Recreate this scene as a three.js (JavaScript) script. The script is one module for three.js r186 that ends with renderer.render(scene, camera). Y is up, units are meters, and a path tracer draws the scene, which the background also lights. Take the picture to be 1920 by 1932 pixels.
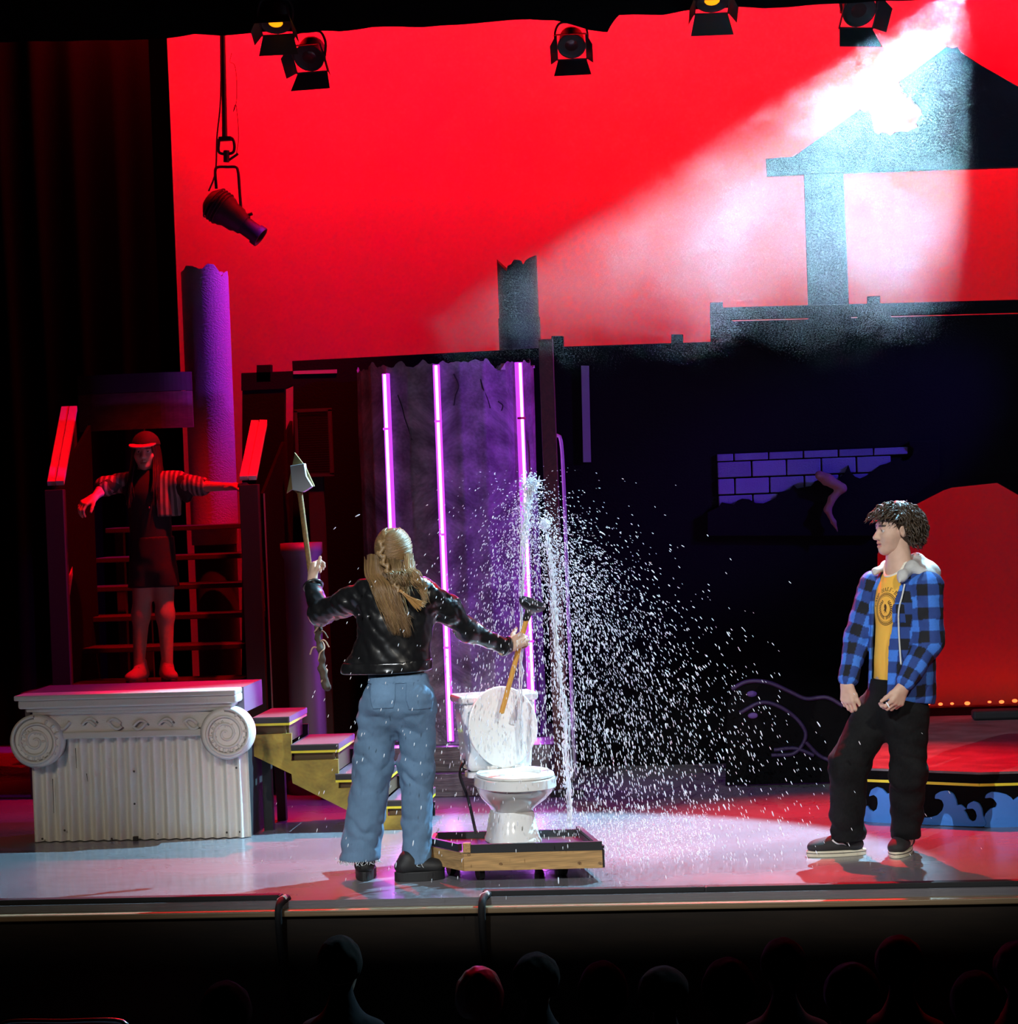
import * as THREE from 'three';
import { mergeGeometries, mergeVertices, toCreasedNormals } from 'three/addons/utils/BufferGeometryUtils.js';
import { RoundedBoxGeometry } from 'three/addons/geometries/RoundedBoxGeometry.js';
import { RectAreaLightUniformsLib } from 'three/addons/lights/RectAreaLightUniformsLib.js';
import { ImprovedNoise } from 'three/addons/math/ImprovedNoise.js';

/* ------------------------------------------------------------------ camera, lights, exposure */
const V = (x = 0, y = 0, z = 0) => new THREE.Vector3(x, y, z);
const scene = new THREE.Scene();
scene.background = new THREE.Color(0x000000);
const FOV = 24.9;
const camera = new THREE.PerspectiveCamera(FOV, 1920 / 1932, 0.1, 80);
camera.position.set(1.2, 1.9, 11);
camera.rotation.order = 'YXZ';
camera.rotation.set(-0.015, 0.108, -0.0384);
camera.updateMatrixWorld(true);
const renderer = new THREE.WebGLRenderer({ antialias: true });
renderer.toneMapping = THREE.LinearToneMapping;
renderer.toneMappingExposure = 1.0;
renderer.shadowMap.enabled = true;
RectAreaLightUniformsLib.init();

const FPX = 966 / Math.tan((FOV * Math.PI) / 360);
const ray = (px, py) => V((px - 960) / FPX, (966 - py) / FPX, -1).applyQuaternion(camera.quaternion);
/* the point seen at a pixel on the upright plane z, and on the level plane y */
const P = (px, py, z) => { const d = ray(px, py); return camera.position.clone().addScaledVector(d, (z - camera.position.z) / d.z); };
const G = (px, py, y = 0) => { const d = ray(px, py); return camera.position.clone().addScaledVector(d, (y - camera.position.y) / d.y); };

function spot(name, at, to, color, cd, deg, pen, soft = 3) {
  const l = new THREE.SpotLight(color, cd, 0, (deg * Math.PI) / 180, pen, 2);
  l.name = name; l.position.copy(at); l.target.position.copy(to); l.castShadow = true; l.shadow.mapSize.set(2048, 2048); l.shadow.radius = soft;
  scene.add(l, l.target);
  return l;
}
function area(name, at, to, w, h, color, nits) {
  const l = new THREE.RectAreaLight(color, nits, w, h);
  l.name = name; l.position.copy(at); l.lookAt(to); scene.add(l);
  return l;
}
const C = (r, g, b) => new THREE.Color().setRGB(r, g, b);
const RED = C(1, 0.0007, 0.005), VIOLET = C(0.36, 0.03, 1), CYAN = C(0.37, 0.76, 1.0);
const CYC_Z = -6.6;
/* red wash on the backdrop, from the batten behind the border */
const cycRows = [-2.7, 0.2, 3.1].map((x, i) => area('cyc_batten_light_' + i, V(x, 5.9, -5.8), V(x, 3.2, CYC_Z), 2.5, 0.14, RED, 112));
area('cyc_ground_row_light', V(1.5, 0.12, -6.35), V(1.5, 1.6, CYC_Z), 8, 0.06, C(1, 0.01, 0.008), 3.2);
/* red lamps on the overhead bar */
const PAR_A = P(520, 48, -3.8), PAR_D = P(1343, 4, -3.8);
spot('red_par_light_a', PAR_A.clone().add(V(0, -0.16, 0.12)), V(-1.0, 0, -0.9), RED, 200, 19, 0.5);
spot('red_par_light_d', PAR_D.clone().add(V(0, -0.16, 0.12)), V(1.7, 0, -0.8), RED, 350, 19, 0.5);
spot('red_stair_light', V(-1.0, 5.4, -2.9), V(-2.75, 1.0, -3.85), RED, 150, 24, 0.6);
/* violet from the wing at the right */
const WING_A = V(5.4, 3.3, -1.6), STAIR = V(-1.0, 5.4, -2.9);
spot('violet_wing_light', WING_A, V(-1.6, 1.5, -3.2), VIOLET, 105, 20, 0.6);
const WING_B = V(4.7, 3.5, -2.3); spot('violet_brick_light', WING_B, V(1.75, 2.0, -4), C(0.13, 0.05, 1), 60, 12, 0.6);
const COLV = V(-0.9, 5.3, -5.25);
spot('violet_column_light', COLV, V(-3.14, 2.2, -5.3), VIOLET, 60, 12.5, 0.5);
/* front of house */
const FOH = [
  ['front_key_light', V(4.4, 6.6, 11.5), V(0.6, 0.55, -0.2), C(1, 0.94, 0.82), 200, 9.2, 0.35],
  ['front_cool_light', V(-2.8, 6.9, 11.5), V(0.6, 0.5, -0.2), C(0.88, 0.95, 1), 340, 11.5, 0.6],
  ['front_warm_light', V(-5.2, 6.2, 10.5), V(-2.0, 0.4, -1.0), C(1, 0.86, 0.64), 85, 9, 0.6],
].map((a) => [spot(...a, 0.6), a[1], a[2]]);
/* the white moving light at the upper right */
const BEAM_AT = P(1842, -62, -2.3), BEAM_TO = V(-0.5, 0, 0.45);
spot('beam_light', BEAM_AT.clone().addScaledVector(BEAM_TO.clone().sub(BEAM_AT).normalize(), 0.02), BEAM_TO, CYAN, 760, 24.5, 0.1, 1);

/* ------------------------------------------------------------------ helpers */
let seed = 7;
const rnd = () => { seed = (seed + 0x6d2b79f5) | 0; let t = Math.imul(seed ^ (seed >>> 15), 1 | seed); t = (t + Math.imul(t ^ (t >>> 7), 61 | t)) ^ t; return ((t ^ (t >>> 14)) >>> 0) / 4294967296; };
const rr = (a, b) => a + (b - a) * rnd();
const gauss = () => Math.sqrt(-2 * Math.log(rnd() + 1e-9)) * Math.cos(6.2831853 * rnd());
const clamp = (x, a = 0, b = 1) => Math.min(b, Math.max(a, x)), lerp = (a, b, t) => a + (b - a) * t, smooth = (a, b, x) => { const t = clamp((x - a) / (b - a)); return t * t * (3 - 2 * t); };
const per = new ImprovedNoise();
const N3 = (x, y, z) => per.noise(x, y, z);
const taken = new Map();
const numbered = (name) => { const n = taken.get(name) ?? 0; taken.set(name, n + 1); return n ? name + '_' + String(n).padStart(3, '0') : name; };
function mesh(name, geo, mat, parent, extra = {}) {
  const m = new THREE.Mesh(Array.isArray(geo) ? mergeGeometries(geo.map((g) => { const c = g.index ? g.toNonIndexed() : g.clone(); for (const k of Object.keys(c.attributes)) if (!['position', 'normal', 'uv'].includes(k)) c.deleteAttribute(k); return c; })) : geo, mat);
  m.name = parent ? name : numbered(name); m.castShadow = m.receiveShadow = true; Object.assign(m.userData, extra);
  (parent ?? scene).add(m);
  return m;
}
function thing(name, label, category, at = V(), turn = 0, group) {
  const g = new THREE.Group(); g.name = numbered(name); g.position.copy(at); g.rotation.y = turn; g.userData = { label, category };
  if (group) g.userData.group = group;
  scene.add(g);
  return g;
}
const struct = (name, geo, mat, label) => mesh(name, geo, mat, null, { kind: 'structure', ...(label ? { label } : {}) });
const bx = (x, y, z, w, h, d, r = 0) => { const g = r ? new RoundedBoxGeometry(w, h, d, 2, r) : new THREE.BoxGeometry(w, h, d); return g.translate(x, y, z); };
const cyl = (x, y, z, r0, r1, h, n = 20) => new THREE.CylinderGeometry(r0, r1, h, n).translate(x, y, z);
const tube = (pts, r, seg = 40, n = 8) => new THREE.TubeGeometry(new THREE.CatmullRomCurve3(pts), seg, r, n);
/* a stick between two points */
const stick = (a, b, r0, r1 = r0, n = 10) => { const d = b.clone().sub(a), g = new THREE.CylinderGeometry(r1, r0, d.length(), n).translate(0, d.length() / 2, 0); return g.applyQuaternion(new THREE.Quaternion().setFromUnitVectors(V(0, 1, 0), d.normalize())).translate(a.x, a.y, a.z); };
/* a board between two points, w across (along `across`), t thick */
function board(a, b, w, t, up = V(0, 1, 0)) {
  const d = b.clone().sub(a), l = d.length(); d.normalize();
  const s = up.clone().cross(d).normalize(), u = d.clone().cross(s);
  return new THREE.BoxGeometry(w, t, l).applyMatrix4(new THREE.Matrix4().makeBasis(s, u, d)).translate((a.x + b.x) / 2, (a.y + b.y) / 2, (a.z + b.z) / 2);
}
const poly = (pts) => { const s = new THREE.Shape(); pts.forEach(([x, y], i) => (i ? s.lineTo(x, y) : s.moveTo(x, y))); s.closePath(); return s; };
const slab = (pts, t, bevel = 0) => new THREE.ExtrudeGeometry(Array.isArray(pts) ? poly(pts) : pts, { depth: t, bevelEnabled: bevel > 0, bevelSize: bevel, bevelThickness: bevel, bevelSegments: 2, curveSegments: 24 });
/* outline given in pixels, cut from a sheet that stands at depth z and is t thick (front face at z) */
const cut = (pix, z, t, bevel = 0) => slab(pix.map(([x, y]) => { const p = P(x, y, z); return [p.x, p.y]; }), t, bevel).translate(0, 0, z - t);

/* noise textures */
function tex(n, f, srgb = false) {
  const d = new Uint8Array(n * n * 4);
  for (let y = 0; y < n; y++) for (let x = 0; x < n; x++) { const c = f(x / n, y / n); for (let k = 0; k < 3; k++) d[(y * n + x) * 4 + k] = clamp(c[k] ?? c[0]) * 255; d[(y * n + x) * 4 + 3] = 255; }
  const t = new THREE.DataTexture(d, n, n); t.wrapS = t.wrapT = THREE.RepeatWrapping; t.magFilter = THREE.LinearFilter; t.minFilter = THREE.LinearMipmapLinearFilter; t.generateMipmaps = true;
  if (srgb) t.colorSpace = THREE.SRGBColorSpace;
  t.needsUpdate = true;
  return t;
}
/* noise that repeats over the unit square */
const tile = (u, v, f, s = 0) => { const a = u * 6.2831853, b = v * 6.2831853, k = f / 6.2831853; return N3(Math.cos(a) * k + s, Math.sin(a) * k + Math.cos(b) * k * 1.3 + 7.3 + s, Math.sin(b) * k * 1.3 - s); };
const fbmT = (u, v, f, s) => tile(u, v, f, s) + 0.5 * tile(u, v, f * 2, s + 3) + 0.25 * tile(u, v, f * 4, s + 9);
const T = {
  grain: tex(256, (u, v) => [0.5 + 0.35 * fbmT(u, v, 24, 1)]),
  scuff: tex(512, (u, v) => { const n = fbmT(u, v, 7, 2); return [0.62 + 0.3 * n + 0.1 * tile(u, v, 60, 4)]; }),
  wood: tex(512, (u, v) => { const r = Math.sin((v * 9 + 0.8 * tile(u, v * 0.5, 5, 1)) * 6.28 + 2.2 * tile(u, v, 3, 5)); const k = 0.82 + 0.045 * r + 0.12 * tile(u * 0.2, v, 60, 2); return [k, k * 0.95, k * 0.86]; }, true),
};
const rep = (t, x, y) => { const c = t.clone(); c.repeat.set(x, y); c.needsUpdate = true; return c; };
const M = (o) => new THREE.MeshStandardMaterial({ roughness: 0.7, ...o });
const PH = (o) => new THREE.MeshPhysicalMaterial({ roughness: 0.6, ...o });
const mat = {
  black: M({ color: C(0.012, 0.012, 0.014), roughness: 0.75 }),
  blackGloss: M({ color: C(0.014, 0.014, 0.016), roughness: 0.3 }),
  velour: PH({ color: C(0.0018, 0.0017, 0.0017), roughness: 1, specularIntensity: 0.2 }),
  flat: PH({ color: C(0.0028, 0.0026, 0.0034), roughness: 0.9, specularIntensity: 0.15, bumpMap: rep(T.grain, 3, 3), bumpScale: 0.002 }),
  white: M({ color: C(0.72, 0.7, 0.66), roughness: 0.6, bumpMap: rep(T.grain, 4, 4), bumpScale: 0.0015 }),
  metal: M({ color: C(0.018, 0.018, 0.02), roughness: 0.6 }),
  chrome: M({ color: C(0.7, 0.7, 0.72), roughness: 0.22, metalness: 1 }),
};

/* ------------------------------------------------------------------ rounded figures: distance fields and their surface */
const smin = (a, b, k) => { const h = Math.max(k - Math.abs(a - b), 0) / k; return Math.min(a, b) - h * h * k * 0.25; };
const smax = (a, b, k) => -smin(-a, -b, k);
/* tapered capsule; n, s: squashed along n to the share s */
function cap(a, b, ra, rb, n, s = 1) {
  const A = a.clone(), B = b.clone().sub(a), k = n ? 1 / s - 1 : 0, nx = n ? n.x : 0, ny = n ? n.y : 0, nz = n ? n.z : 0;
  const bn = (B.x * nx + B.y * ny + B.z * nz) * k; B.x += nx * bn; B.y += ny * bn; B.z += nz * bn;
  const bb = Math.max(B.lengthSq(), 1e-9);
  const f = (x, y, z) => {
    let px = x - A.x, py = y - A.y, pz = z - A.z;
    if (k) { const q = (px * nx + py * ny + pz * nz) * k; px += nx * q; py += ny * q; pz += nz * q; }
    let t = (px * B.x + py * B.y + pz * B.z) / bb; t = t < 0 ? 0 : t > 1 ? 1 : t;
    px -= B.x * t; py -= B.y * t; pz -= B.z * t;
    return (Math.sqrt(px * px + py * py + pz * pz) - (ra + (rb - ra) * t)) * (k ? Math.min(1, s * 1.25) : 1);
  };
  return f;
}
const ell = (c, rx, ry, rz) => (x, y, z) => { const a = (x - c.x) / rx, b = (y - c.y) / ry, d = (z - c.z) / rz, k0 = Math.hypot(a, b, d), k1 = Math.hypot(a / rx, b / ry, d / rz); return k1 < 1e-9 ? -Math.min(rx, ry, rz) : (k0 * (k0 - 1)) / k1; };
const join = (fs, k) => (x, y, z) => { let d = fs[0](x, y, z); for (let i = 1; i < fs.length; i++) d = smin(d, fs[i](x, y, z), k); return d; };
const rbox = (c, hx, hy, hz, r) => (x, y, z) => { const a = Math.abs(x - c.x) - hx + r, b = Math.abs(y - c.y) - hy + r, d = Math.abs(z - c.z) - hz + r; return Math.hypot(Math.max(a, 0), Math.max(b, 0), Math.max(d, 0)) + Math.min(Math.max(a, b, d), 0) - r; };
/* the surface where f = 0 inside the box lo..hi, cells h wide; color(x, y, z) -> [r, g, b] linear; uv(x, y, z) -> [u, v] */
function skin(f, lo, hi, h, { color, uv } = {}) {
  const nx = Math.ceil((hi.x - lo.x) / h) + 1, ny = Math.ceil((hi.y - lo.y) / h) + 1, nz = Math.ceil((hi.z - lo.z) / h) + 1, val = new Float32Array(nx * ny * nz), B = 5, far = B * h * 1.5 + 0.012;
  const at = (i, j, k) => i + nx * (j + ny * k);
  for (let k = 0; k < nz; k += B) for (let j = 0; j < ny; j += B) for (let i = 0; i < nx; i += B) {
    const c = f(lo.x + (i + B / 2) * h, lo.y + (j + B / 2) * h, lo.z + (k + B / 2) * h), near = Math.abs(c) < far;
    for (let kk = k; kk < Math.min(k + B, nz); kk++) for (let jj = j; jj < Math.min(j + B, ny); jj++) for (let ii = i; ii < Math.min(i + B, nx); ii++) val[at(ii, jj, kk)] = near ? f(lo.x + ii * h, lo.y + jj * h, lo.z + kk * h) : c;
  }
  const id = new Int32Array(nx * ny * nz).fill(-1), pos = [], idx = [];
  const E = [[0, 1], [0, 2], [0, 4], [1, 3], [1, 5], [2, 3], [2, 6], [3, 7], [4, 5], [4, 6], [5, 7], [6, 7]], v = new Float32Array(8);
  for (let k = 0; k < nz - 1; k++) for (let j = 0; j < ny - 1; j++) for (let i = 0; i < nx - 1; i++) {
    let m = 0;
    for (let c = 0; c < 8; c++) { v[c] = val[at(i + (c & 1), j + ((c >> 1) & 1), k + (c >> 2))]; if (v[c] < 0) m |= 1 << c; }
    if (m === 0 || m === 255) continue;
    let x = 0, y = 0, z = 0, n = 0;
    for (const [a, b] of E) if (((m >> a) & 1) !== ((m >> b) & 1)) { const t = v[a] / (v[a] - v[b]); x += lerp(a & 1, b & 1, t); y += lerp((a >> 1) & 1, (b >> 1) & 1, t); z += lerp(a >> 2, b >> 2, t); n++; }
    id[at(i, j, k)] = pos.length / 3;
    pos.push(lo.x + (i + x / n) * h, lo.y + (j + y / n) * h, lo.z + (k + z / n) * h);
  }
  const quad = (a, b, c, d, flip) => { if (a < 0 || b < 0 || c < 0 || d < 0) return; flip ? idx.push(a, c, b, a, d, c) : idx.push(a, b, c, a, c, d); };
  for (let k = 1; k < nz - 1; k++) for (let j = 1; j < ny - 1; j++) for (let i = 1; i < nx - 1; i++) {
    const s = val[at(i, j, k)] < 0;
    if (s !== val[at(i + 1, j, k)] < 0) quad(id[at(i, j - 1, k - 1)], id[at(i, j, k - 1)], id[at(i, j, k)], id[at(i, j - 1, k)], !s);
    if (s !== val[at(i, j + 1, k)] < 0) quad(id[at(i - 1, j, k - 1)], id[at(i - 1, j, k)], id[at(i, j, k)], id[at(i, j, k - 1)], !s);
    if (s !== val[at(i, j, k + 1)] < 0) quad(id[at(i - 1, j - 1, k)], id[at(i, j - 1, k)], id[at(i, j, k)], id[at(i - 1, j, k)], !s);
  }
  const g = new THREE.BufferGeometry(), n = pos.length / 3;
  g.setAttribute('position', new THREE.Float32BufferAttribute(pos, 3)); g.setIndex(idx);
  g.computeVertexNormals();
  const UV = new Float32Array(n * 2), CO = color ? new Float32Array(n * 3) : null;
  for (let i = 0; i < n; i++) {
    const x = pos[3 * i], y = pos[3 * i + 1], z = pos[3 * i + 2], q = uv ? uv(x, y, z) : [x + z, y];
    UV[2 * i] = q[0]; UV[2 * i + 1] = q[1];
    if (CO) CO.set(color(x, y, z), 3 * i);
  }
  g.setAttribute('uv', new THREE.BufferAttribute(UV, 2));
  if (CO) g.setAttribute('color', new THREE.BufferAttribute(CO, 3));
  return g;
}
/* joins surfaces that all have (or all lack) colour */
const fuse = (gs) => mergeGeometries(gs.map((g) => (g.index ? g.toNonIndexed() : g)));

/* ------------------------------------------------------------------ the stage */
const LIP = 0.58, SHUTTER_TOP = [1.95, 1.9, 1.25];
const floorMat = PH({ color: C(0.19, 0.18, 0.2), roughness: 0.3, roughnessMap: rep(T.scuff, 2, 1.4), bumpMap: rep(T.grain, 7, 5), bumpScale: 0.0004, clearcoat: 0.25, clearcoatRoughness: 0.12 });
floorMat.roughness = 0.42;
struct('floor', bx(0.5, -0.04, LIP / 2 - 3.7, 16, 0.08, LIP + 7.4), floorMat, 'dark glossy stage floor wet around the toilet');
struct('trim_1', bx(0.5, -0.05, LIP + 0.02, 16, 0.03, 0.08, 0.008), M({ color: C(0.55, 0.42, 0.3), map: rep(T.wood, 8, 0.3), roughness: 0.4 }), 'pale wood nosing along the stage edge');
struct('wall_front', bx(0.5, -0.68, LIP + 0.0, 16, 1.23, 0.06), M({ color: C(0.035, 0.022, 0.014), map: rep(T.wood, 9, 1), roughness: 0.6 }), 'dark wooden front face of the stage');
struct('floor_house', bx(0.5, -1.32, 7.5, 16, 0.06, 14), M({ color: C(0.012, 0.012, 0.016), roughness: 0.9 }), 'dark auditorium floor below the stage');
struct('wall_back', bx(0.5, 3.5, -7.3, 18, 7.6, 0.1), mat.velour, 'black wall behind the backdrop');
struct('wall_left', bx(-6.6, 3.5, -3.4, 0.1, 7.6, 7.8), mat.velour, 'black stage wall on the left');
struct('wall_right', bx(7.6, 3.5, -3.4, 0.1, 7.6, 7.8), mat.velour, 'black stage wall on the right');
struct('ceiling', bx(0.5, 7.35, -3.4, 16, 0.1, 7.8), mat.velour, 'black grid ceiling over the stage');

/* black edge troughs along the lip */
[[-40, 527, 'long black strip along the left end of the stage edge'], [912, 1330, 'black strip along the stage edge in front of the toilet'], [1334, 1980, 'black strip along the stage edge under the boy in plaid']].forEach(([a, b, label]) => {
  const x0 = P(a, 1700, 0.53).x, x1 = P(b, 1690, 0.53).x, t = thing('edge_strip', label, 'strip', V((x0 + x1) / 2, 0, 0.535), 0);
  mesh('channel', bx(0, 0.012, 0, x1 - x0, 0.024, 0.05, 0.004), mat.black, t);
  mesh('end_cap', bx((x1 - x0) / 2 + 0.006, 0.011, 0, 0.012, 0.022, 0.052, 0.003), mat.metal, t);
});
/* tape and cable dropping down the stage front */
[[527, 'black cable taped over the stage edge at the left strip'], [910, 'black cable taped over the stage edge below the toilet']].forEach(([px, label]) => {
  const p = P(px, 1706, LIP + 0.06), t = thing('edge_cable', label, 'cable', V(p.x, 0, LIP + 0.06));
  mesh('cable', tube([V(0.02, 0.006, -0.09), V(0.005, 0.006, -0.02), V(0, -0.02, 0.02), V(0.0, -0.2, 0.012), V(0.03, -0.45, 0.014), V(0.08, -0.7, 0.016)], 0.018, 40, 8), mat.black, t);
  mesh('tape', bx(0.012, 0.012, -0.045, 0.045, 0.024, 0.03, 0.006).rotateZ(0.5).translate(0, -0.004, 0), M({ color: C(0.8, 0.8, 0.82), roughness: 0.4 }), t, { label: 'white tape' });
});

/* backdrop, side curtain, border */
const cycX0 = P(328, 400, CYC_Z).x;
{
  const w = 6.4 - cycX0, g = new THREE.PlaneGeometry(w, 6.6, 80, 40), p = g.attributes.position;
  for (let i = 0; i < p.count; i++) p.setZ(i, 0.012 * N3(p.getX(i) * 0.6, p.getY(i) * 0.35, 1) + 0.006 * N3(p.getX(i) * 2, p.getY(i) * 0.5, 4));
  g.computeVertexNormals();
  struct('backdrop', [g.translate(cycX0 + w / 2, 3.3, CYC_Z), bx(cycX0 + w / 2, 3.3, CYC_Z - 0.03, w, 6.6, 0.02)], M({ color: C(0.8, 0.79, 0.78), roughness: 0.9 }), 'seamless cloth backdrop washed in red light');
}
function curtain(name, label, x0, x1, y0, y1, z, amp, period, edge) {
  const n = Math.max(12, Math.round((x1 - x0) / 0.02)), rows = 14, g = new THREE.PlaneGeometry(x1 - x0, 1, n, rows), p = g.attributes.position;
  for (let i = 0; i < p.count; i++) {
    const u = p.getX(i) + (x0 + x1) / 2, v = p.getY(i) + 0.5, lo = edge ? edge(u) : y0;
    p.setXYZ(i, u, lerp(lo, y1, v), z + amp * (Math.sin((u / period) * 6.2831 + 1.5 * N3(u * 2, v * 1.2, z)) + 0.5 * N3(u * 5, v * 2, 3)));
  }
  g.computeVertexNormals();
  const back = g.clone().translate(0, 0, -0.012);
  const m = mesh(name, [g, back], mat.velour); m.userData = { label, category: 'curtain' };
  return m;
}
curtain('side_curtain', 'tall black pleated curtain left of the red backdrop', -6.3, cycX0 - 0.01, 0.01, 7, -6.1, 0.05, 0.3);
const borderPix = [[-200, 82], [290, 74], [312, 72], [365, 64], [415, 67], [490, 60], [610, 58], [640, 59], [700, 51], [760, 50], [800, 50], [860, 47], [915, 41], [1000, 36], [1048, 38], [1110, 56], [1145, 60], [1152, 46], [1166, 28], [1250, 27], [1290, 20], [1390, 12], [1440, 16], [1520, 10], [1650, 2], [1720, 0], [1920, -10], [2200, -20]].map(([x, y]) => P(x, y, -4.05));
curtain('border_curtain', 'black border curtain with ragged lower edge above the backdrop', borderPix[0].x, borderPix[borderPix.length - 1].x, 5, 7.2, -4.05, 0.012, 0.4, (u) => { let i = 0; while (i < borderPix.length - 2 && borderPix[i + 1].x < u) i++; const a = borderPix[i], b = borderPix[i + 1]; return lerp(a.y, b.y, clamp((u - a.x) / (b.x - a.x))); });

/* backdrop lights behind the border, and the row at its foot */
cycRows.forEach((l, i) => {
  const t = thing('backdrop_striplight', ['left', 'middle', 'right'][i] + ' red strip light hung behind the border over the backdrop', 'stage light', l.position, 0);
  t.quaternion.copy(l.quaternion);
  mesh('housing', bx(0, 0, 0.13, 2.6, 0.2, 0.18, 0.01), mat.metal, t);
  mesh('lamp_lens', bx(0, 0, 0.02, 2.5, 0.14, 0.01), M({ color: C(0.1, 0, 0), emissive: RED, emissiveIntensity: 4 }), t);
});
{
  const t = thing('ground_row_light', 'low strip of small red lights at the foot of the backdrop', 'stage light', V(1.5, 0.0, -6.4));
  mesh('housing', bx(0, 0.04, 0, 8, 0.08, 0.08, 0.01), mat.metal, t);
  const em = M({ color: C(0.2, 0, 0), emissive: C(1, 0.13, 0.03), emissiveIntensity: 3.2 });
  for (let i = 0; i < 90; i++) { if (i % 5 === 4) continue; const r = rr(0.008, 0.015); mesh('lamp_dot', new THREE.SphereGeometry(1, 8, 6).scale(r * 1.5, r, r).translate(-3.95 + i * 0.088 + rr(-0.012, 0.012), 0.105 + rr(-0.006, 0.006), 0.02), em, t); }
}

/* ------------------------------------------------------------------ lanterns on the bar */
function lantern(px, py, z, size, tilt, turn, lit, label, hang) {
  const at = P(px, py, z), t = thing('stage_lantern', label, 'stage light', at, turn, 'lanterns on the overhead bar');
  const R = new THREE.Matrix4().makeRotationX(tilt), s = size, tf = (g) => g.applyMatrix4(R);
  /* local +z is where it points */
  mesh('housing', tf(new THREE.LatheGeometry([[0, -1.5], [0.55, -1.45], [0.8, -1.2], [0.86, -0.9], [0.9, 0], [0.98, 0.02], [0.98, 0.12], [0.86, 0.13], [0.8, 0.0], [0.0, -0.05]].map(([r, y]) => new THREE.Vector2(r * s, y * s)), 28).rotateX(Math.PI / 2)), mat.metal, t);
  mesh('lamp_lens', tf(new THREE.SphereGeometry(0.82 * s, 24, 8, 0, 6.29, 0, 0.6).scale(1, 0.5, 1).translate(0, -0.36 * s, 0).rotateX(Math.PI / 2)), lit ? M({ color: C(0.3, 0.05, 0), emissive: C(1, 0.3, 0.004), emissiveIntensity: 1.7 }) : PH({ color: C(0.05, 0.02, 0.02), roughness: 0.1 }), t);
  mesh('colour_frame', tf(mergeGeometries([bx(0, 1.02 * s, 0.16 * s, 2.12 * s, 0.1 * s, 0.06 * s), bx(0, -1.02 * s, 0.16 * s, 2.12 * s, 0.1 * s, 0.06 * s), bx(1.02 * s, 0, 0.16 * s, 0.1 * s, 2.0 * s, 0.06 * s), bx(-1.02 * s, 0, 0.16 * s, 0.1 * s, 2.0 * s, 0.06 * s)])), mat.metal, t);
  const door = (w0, w1, l) => slab([[-w0, 0], [w0, 0], [w1, l], [-w1, l]], 0.02 * s).translate(0, 0, -0.01 * s);
  for (const [a, w0, w1, l, open] of [[0, 1, 1.25, 1.0, 0.5], [Math.PI, 1, 1.3, 1.3, 0.35], [Math.PI / 2, 1, 0.75, 1.0, 0.42], [-Math.PI / 2, 1, 0.75, 1.0, 0.42]])
    mesh('barn_door', tf(door(w0 * s, w1 * s, l * s).rotateX(Math.PI / 2 - open).translate(0, 1.05 * s, 0.2 * s).rotateZ(a)), mat.metal, t);
  const top = V(0, hang, 0);
  mesh('yoke', mergeGeometries([tube([V(-1.05 * s, 0, 0), V(-1.12 * s, 0.9 * s, 0), V(-0.8 * s, 1.55 * s, 0), V(0, 1.62 * s, 0), V(0.8 * s, 1.55 * s, 0), V(1.12 * s, 0.9 * s, 0), V(1.05 * s, 0, 0)], 0.09 * s, 40, 6), bx(0, 0, -0.3 * s, 2.0 * s, 0.2 * s, 0.2 * s)]), mat.metal, t);
  mesh('hanger', [stick(V(0, 1.6 * s, 0), top, 0.16 * s, 0.16 * s), bx(0, hang, 0, 0.7 * s, 0.5 * s, 0.4 * s, 0.03)], mat.metal, t);
  return t;
}
lantern(520, 44, -3.8, 0.1, 1.12, 0.05, true, 'glowing stage lantern with orange lens hung over the backdrop upper left corner', 0.7);
lantern(583, 108, -4.3, 0.105, 0.75, -0.12, false, 'unlit barn door lantern hanging just right of the left glowing lantern', 0.55);
lantern(1078, 86, -4.3, 0.095, 0.75, 0.05, false, 'unlit barn door lantern hanging above the broken middle column', 0.5);
lantern(1343, 2, -3.8, 0.105, 1.12, 0.1, true, 'glowing stage lantern with orange lens at the top right of centre', 0.6);
lantern(1620, 20, -4.3, 0.115, 0.7, 0.35, false, 'unlit black lantern at the top edge beside the white beam', 0.35);
{
  const t = thing('overhead_bar', 'black pipe behind the border that carries the lanterns', 'pipe', V(0.5, 5.45, -4.3));
  mesh('pipe', new THREE.CylinderGeometry(0.025, 0.025, 9, 12).rotateZ(Math.PI / 2), mat.metal, t);
  for (const x of [-3, 0, 3]) mesh('hanging_cable', stick(V(x, 0.02, 0), V(x, 1.85, 0), 0.006), mat.metal, t);
}
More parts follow.
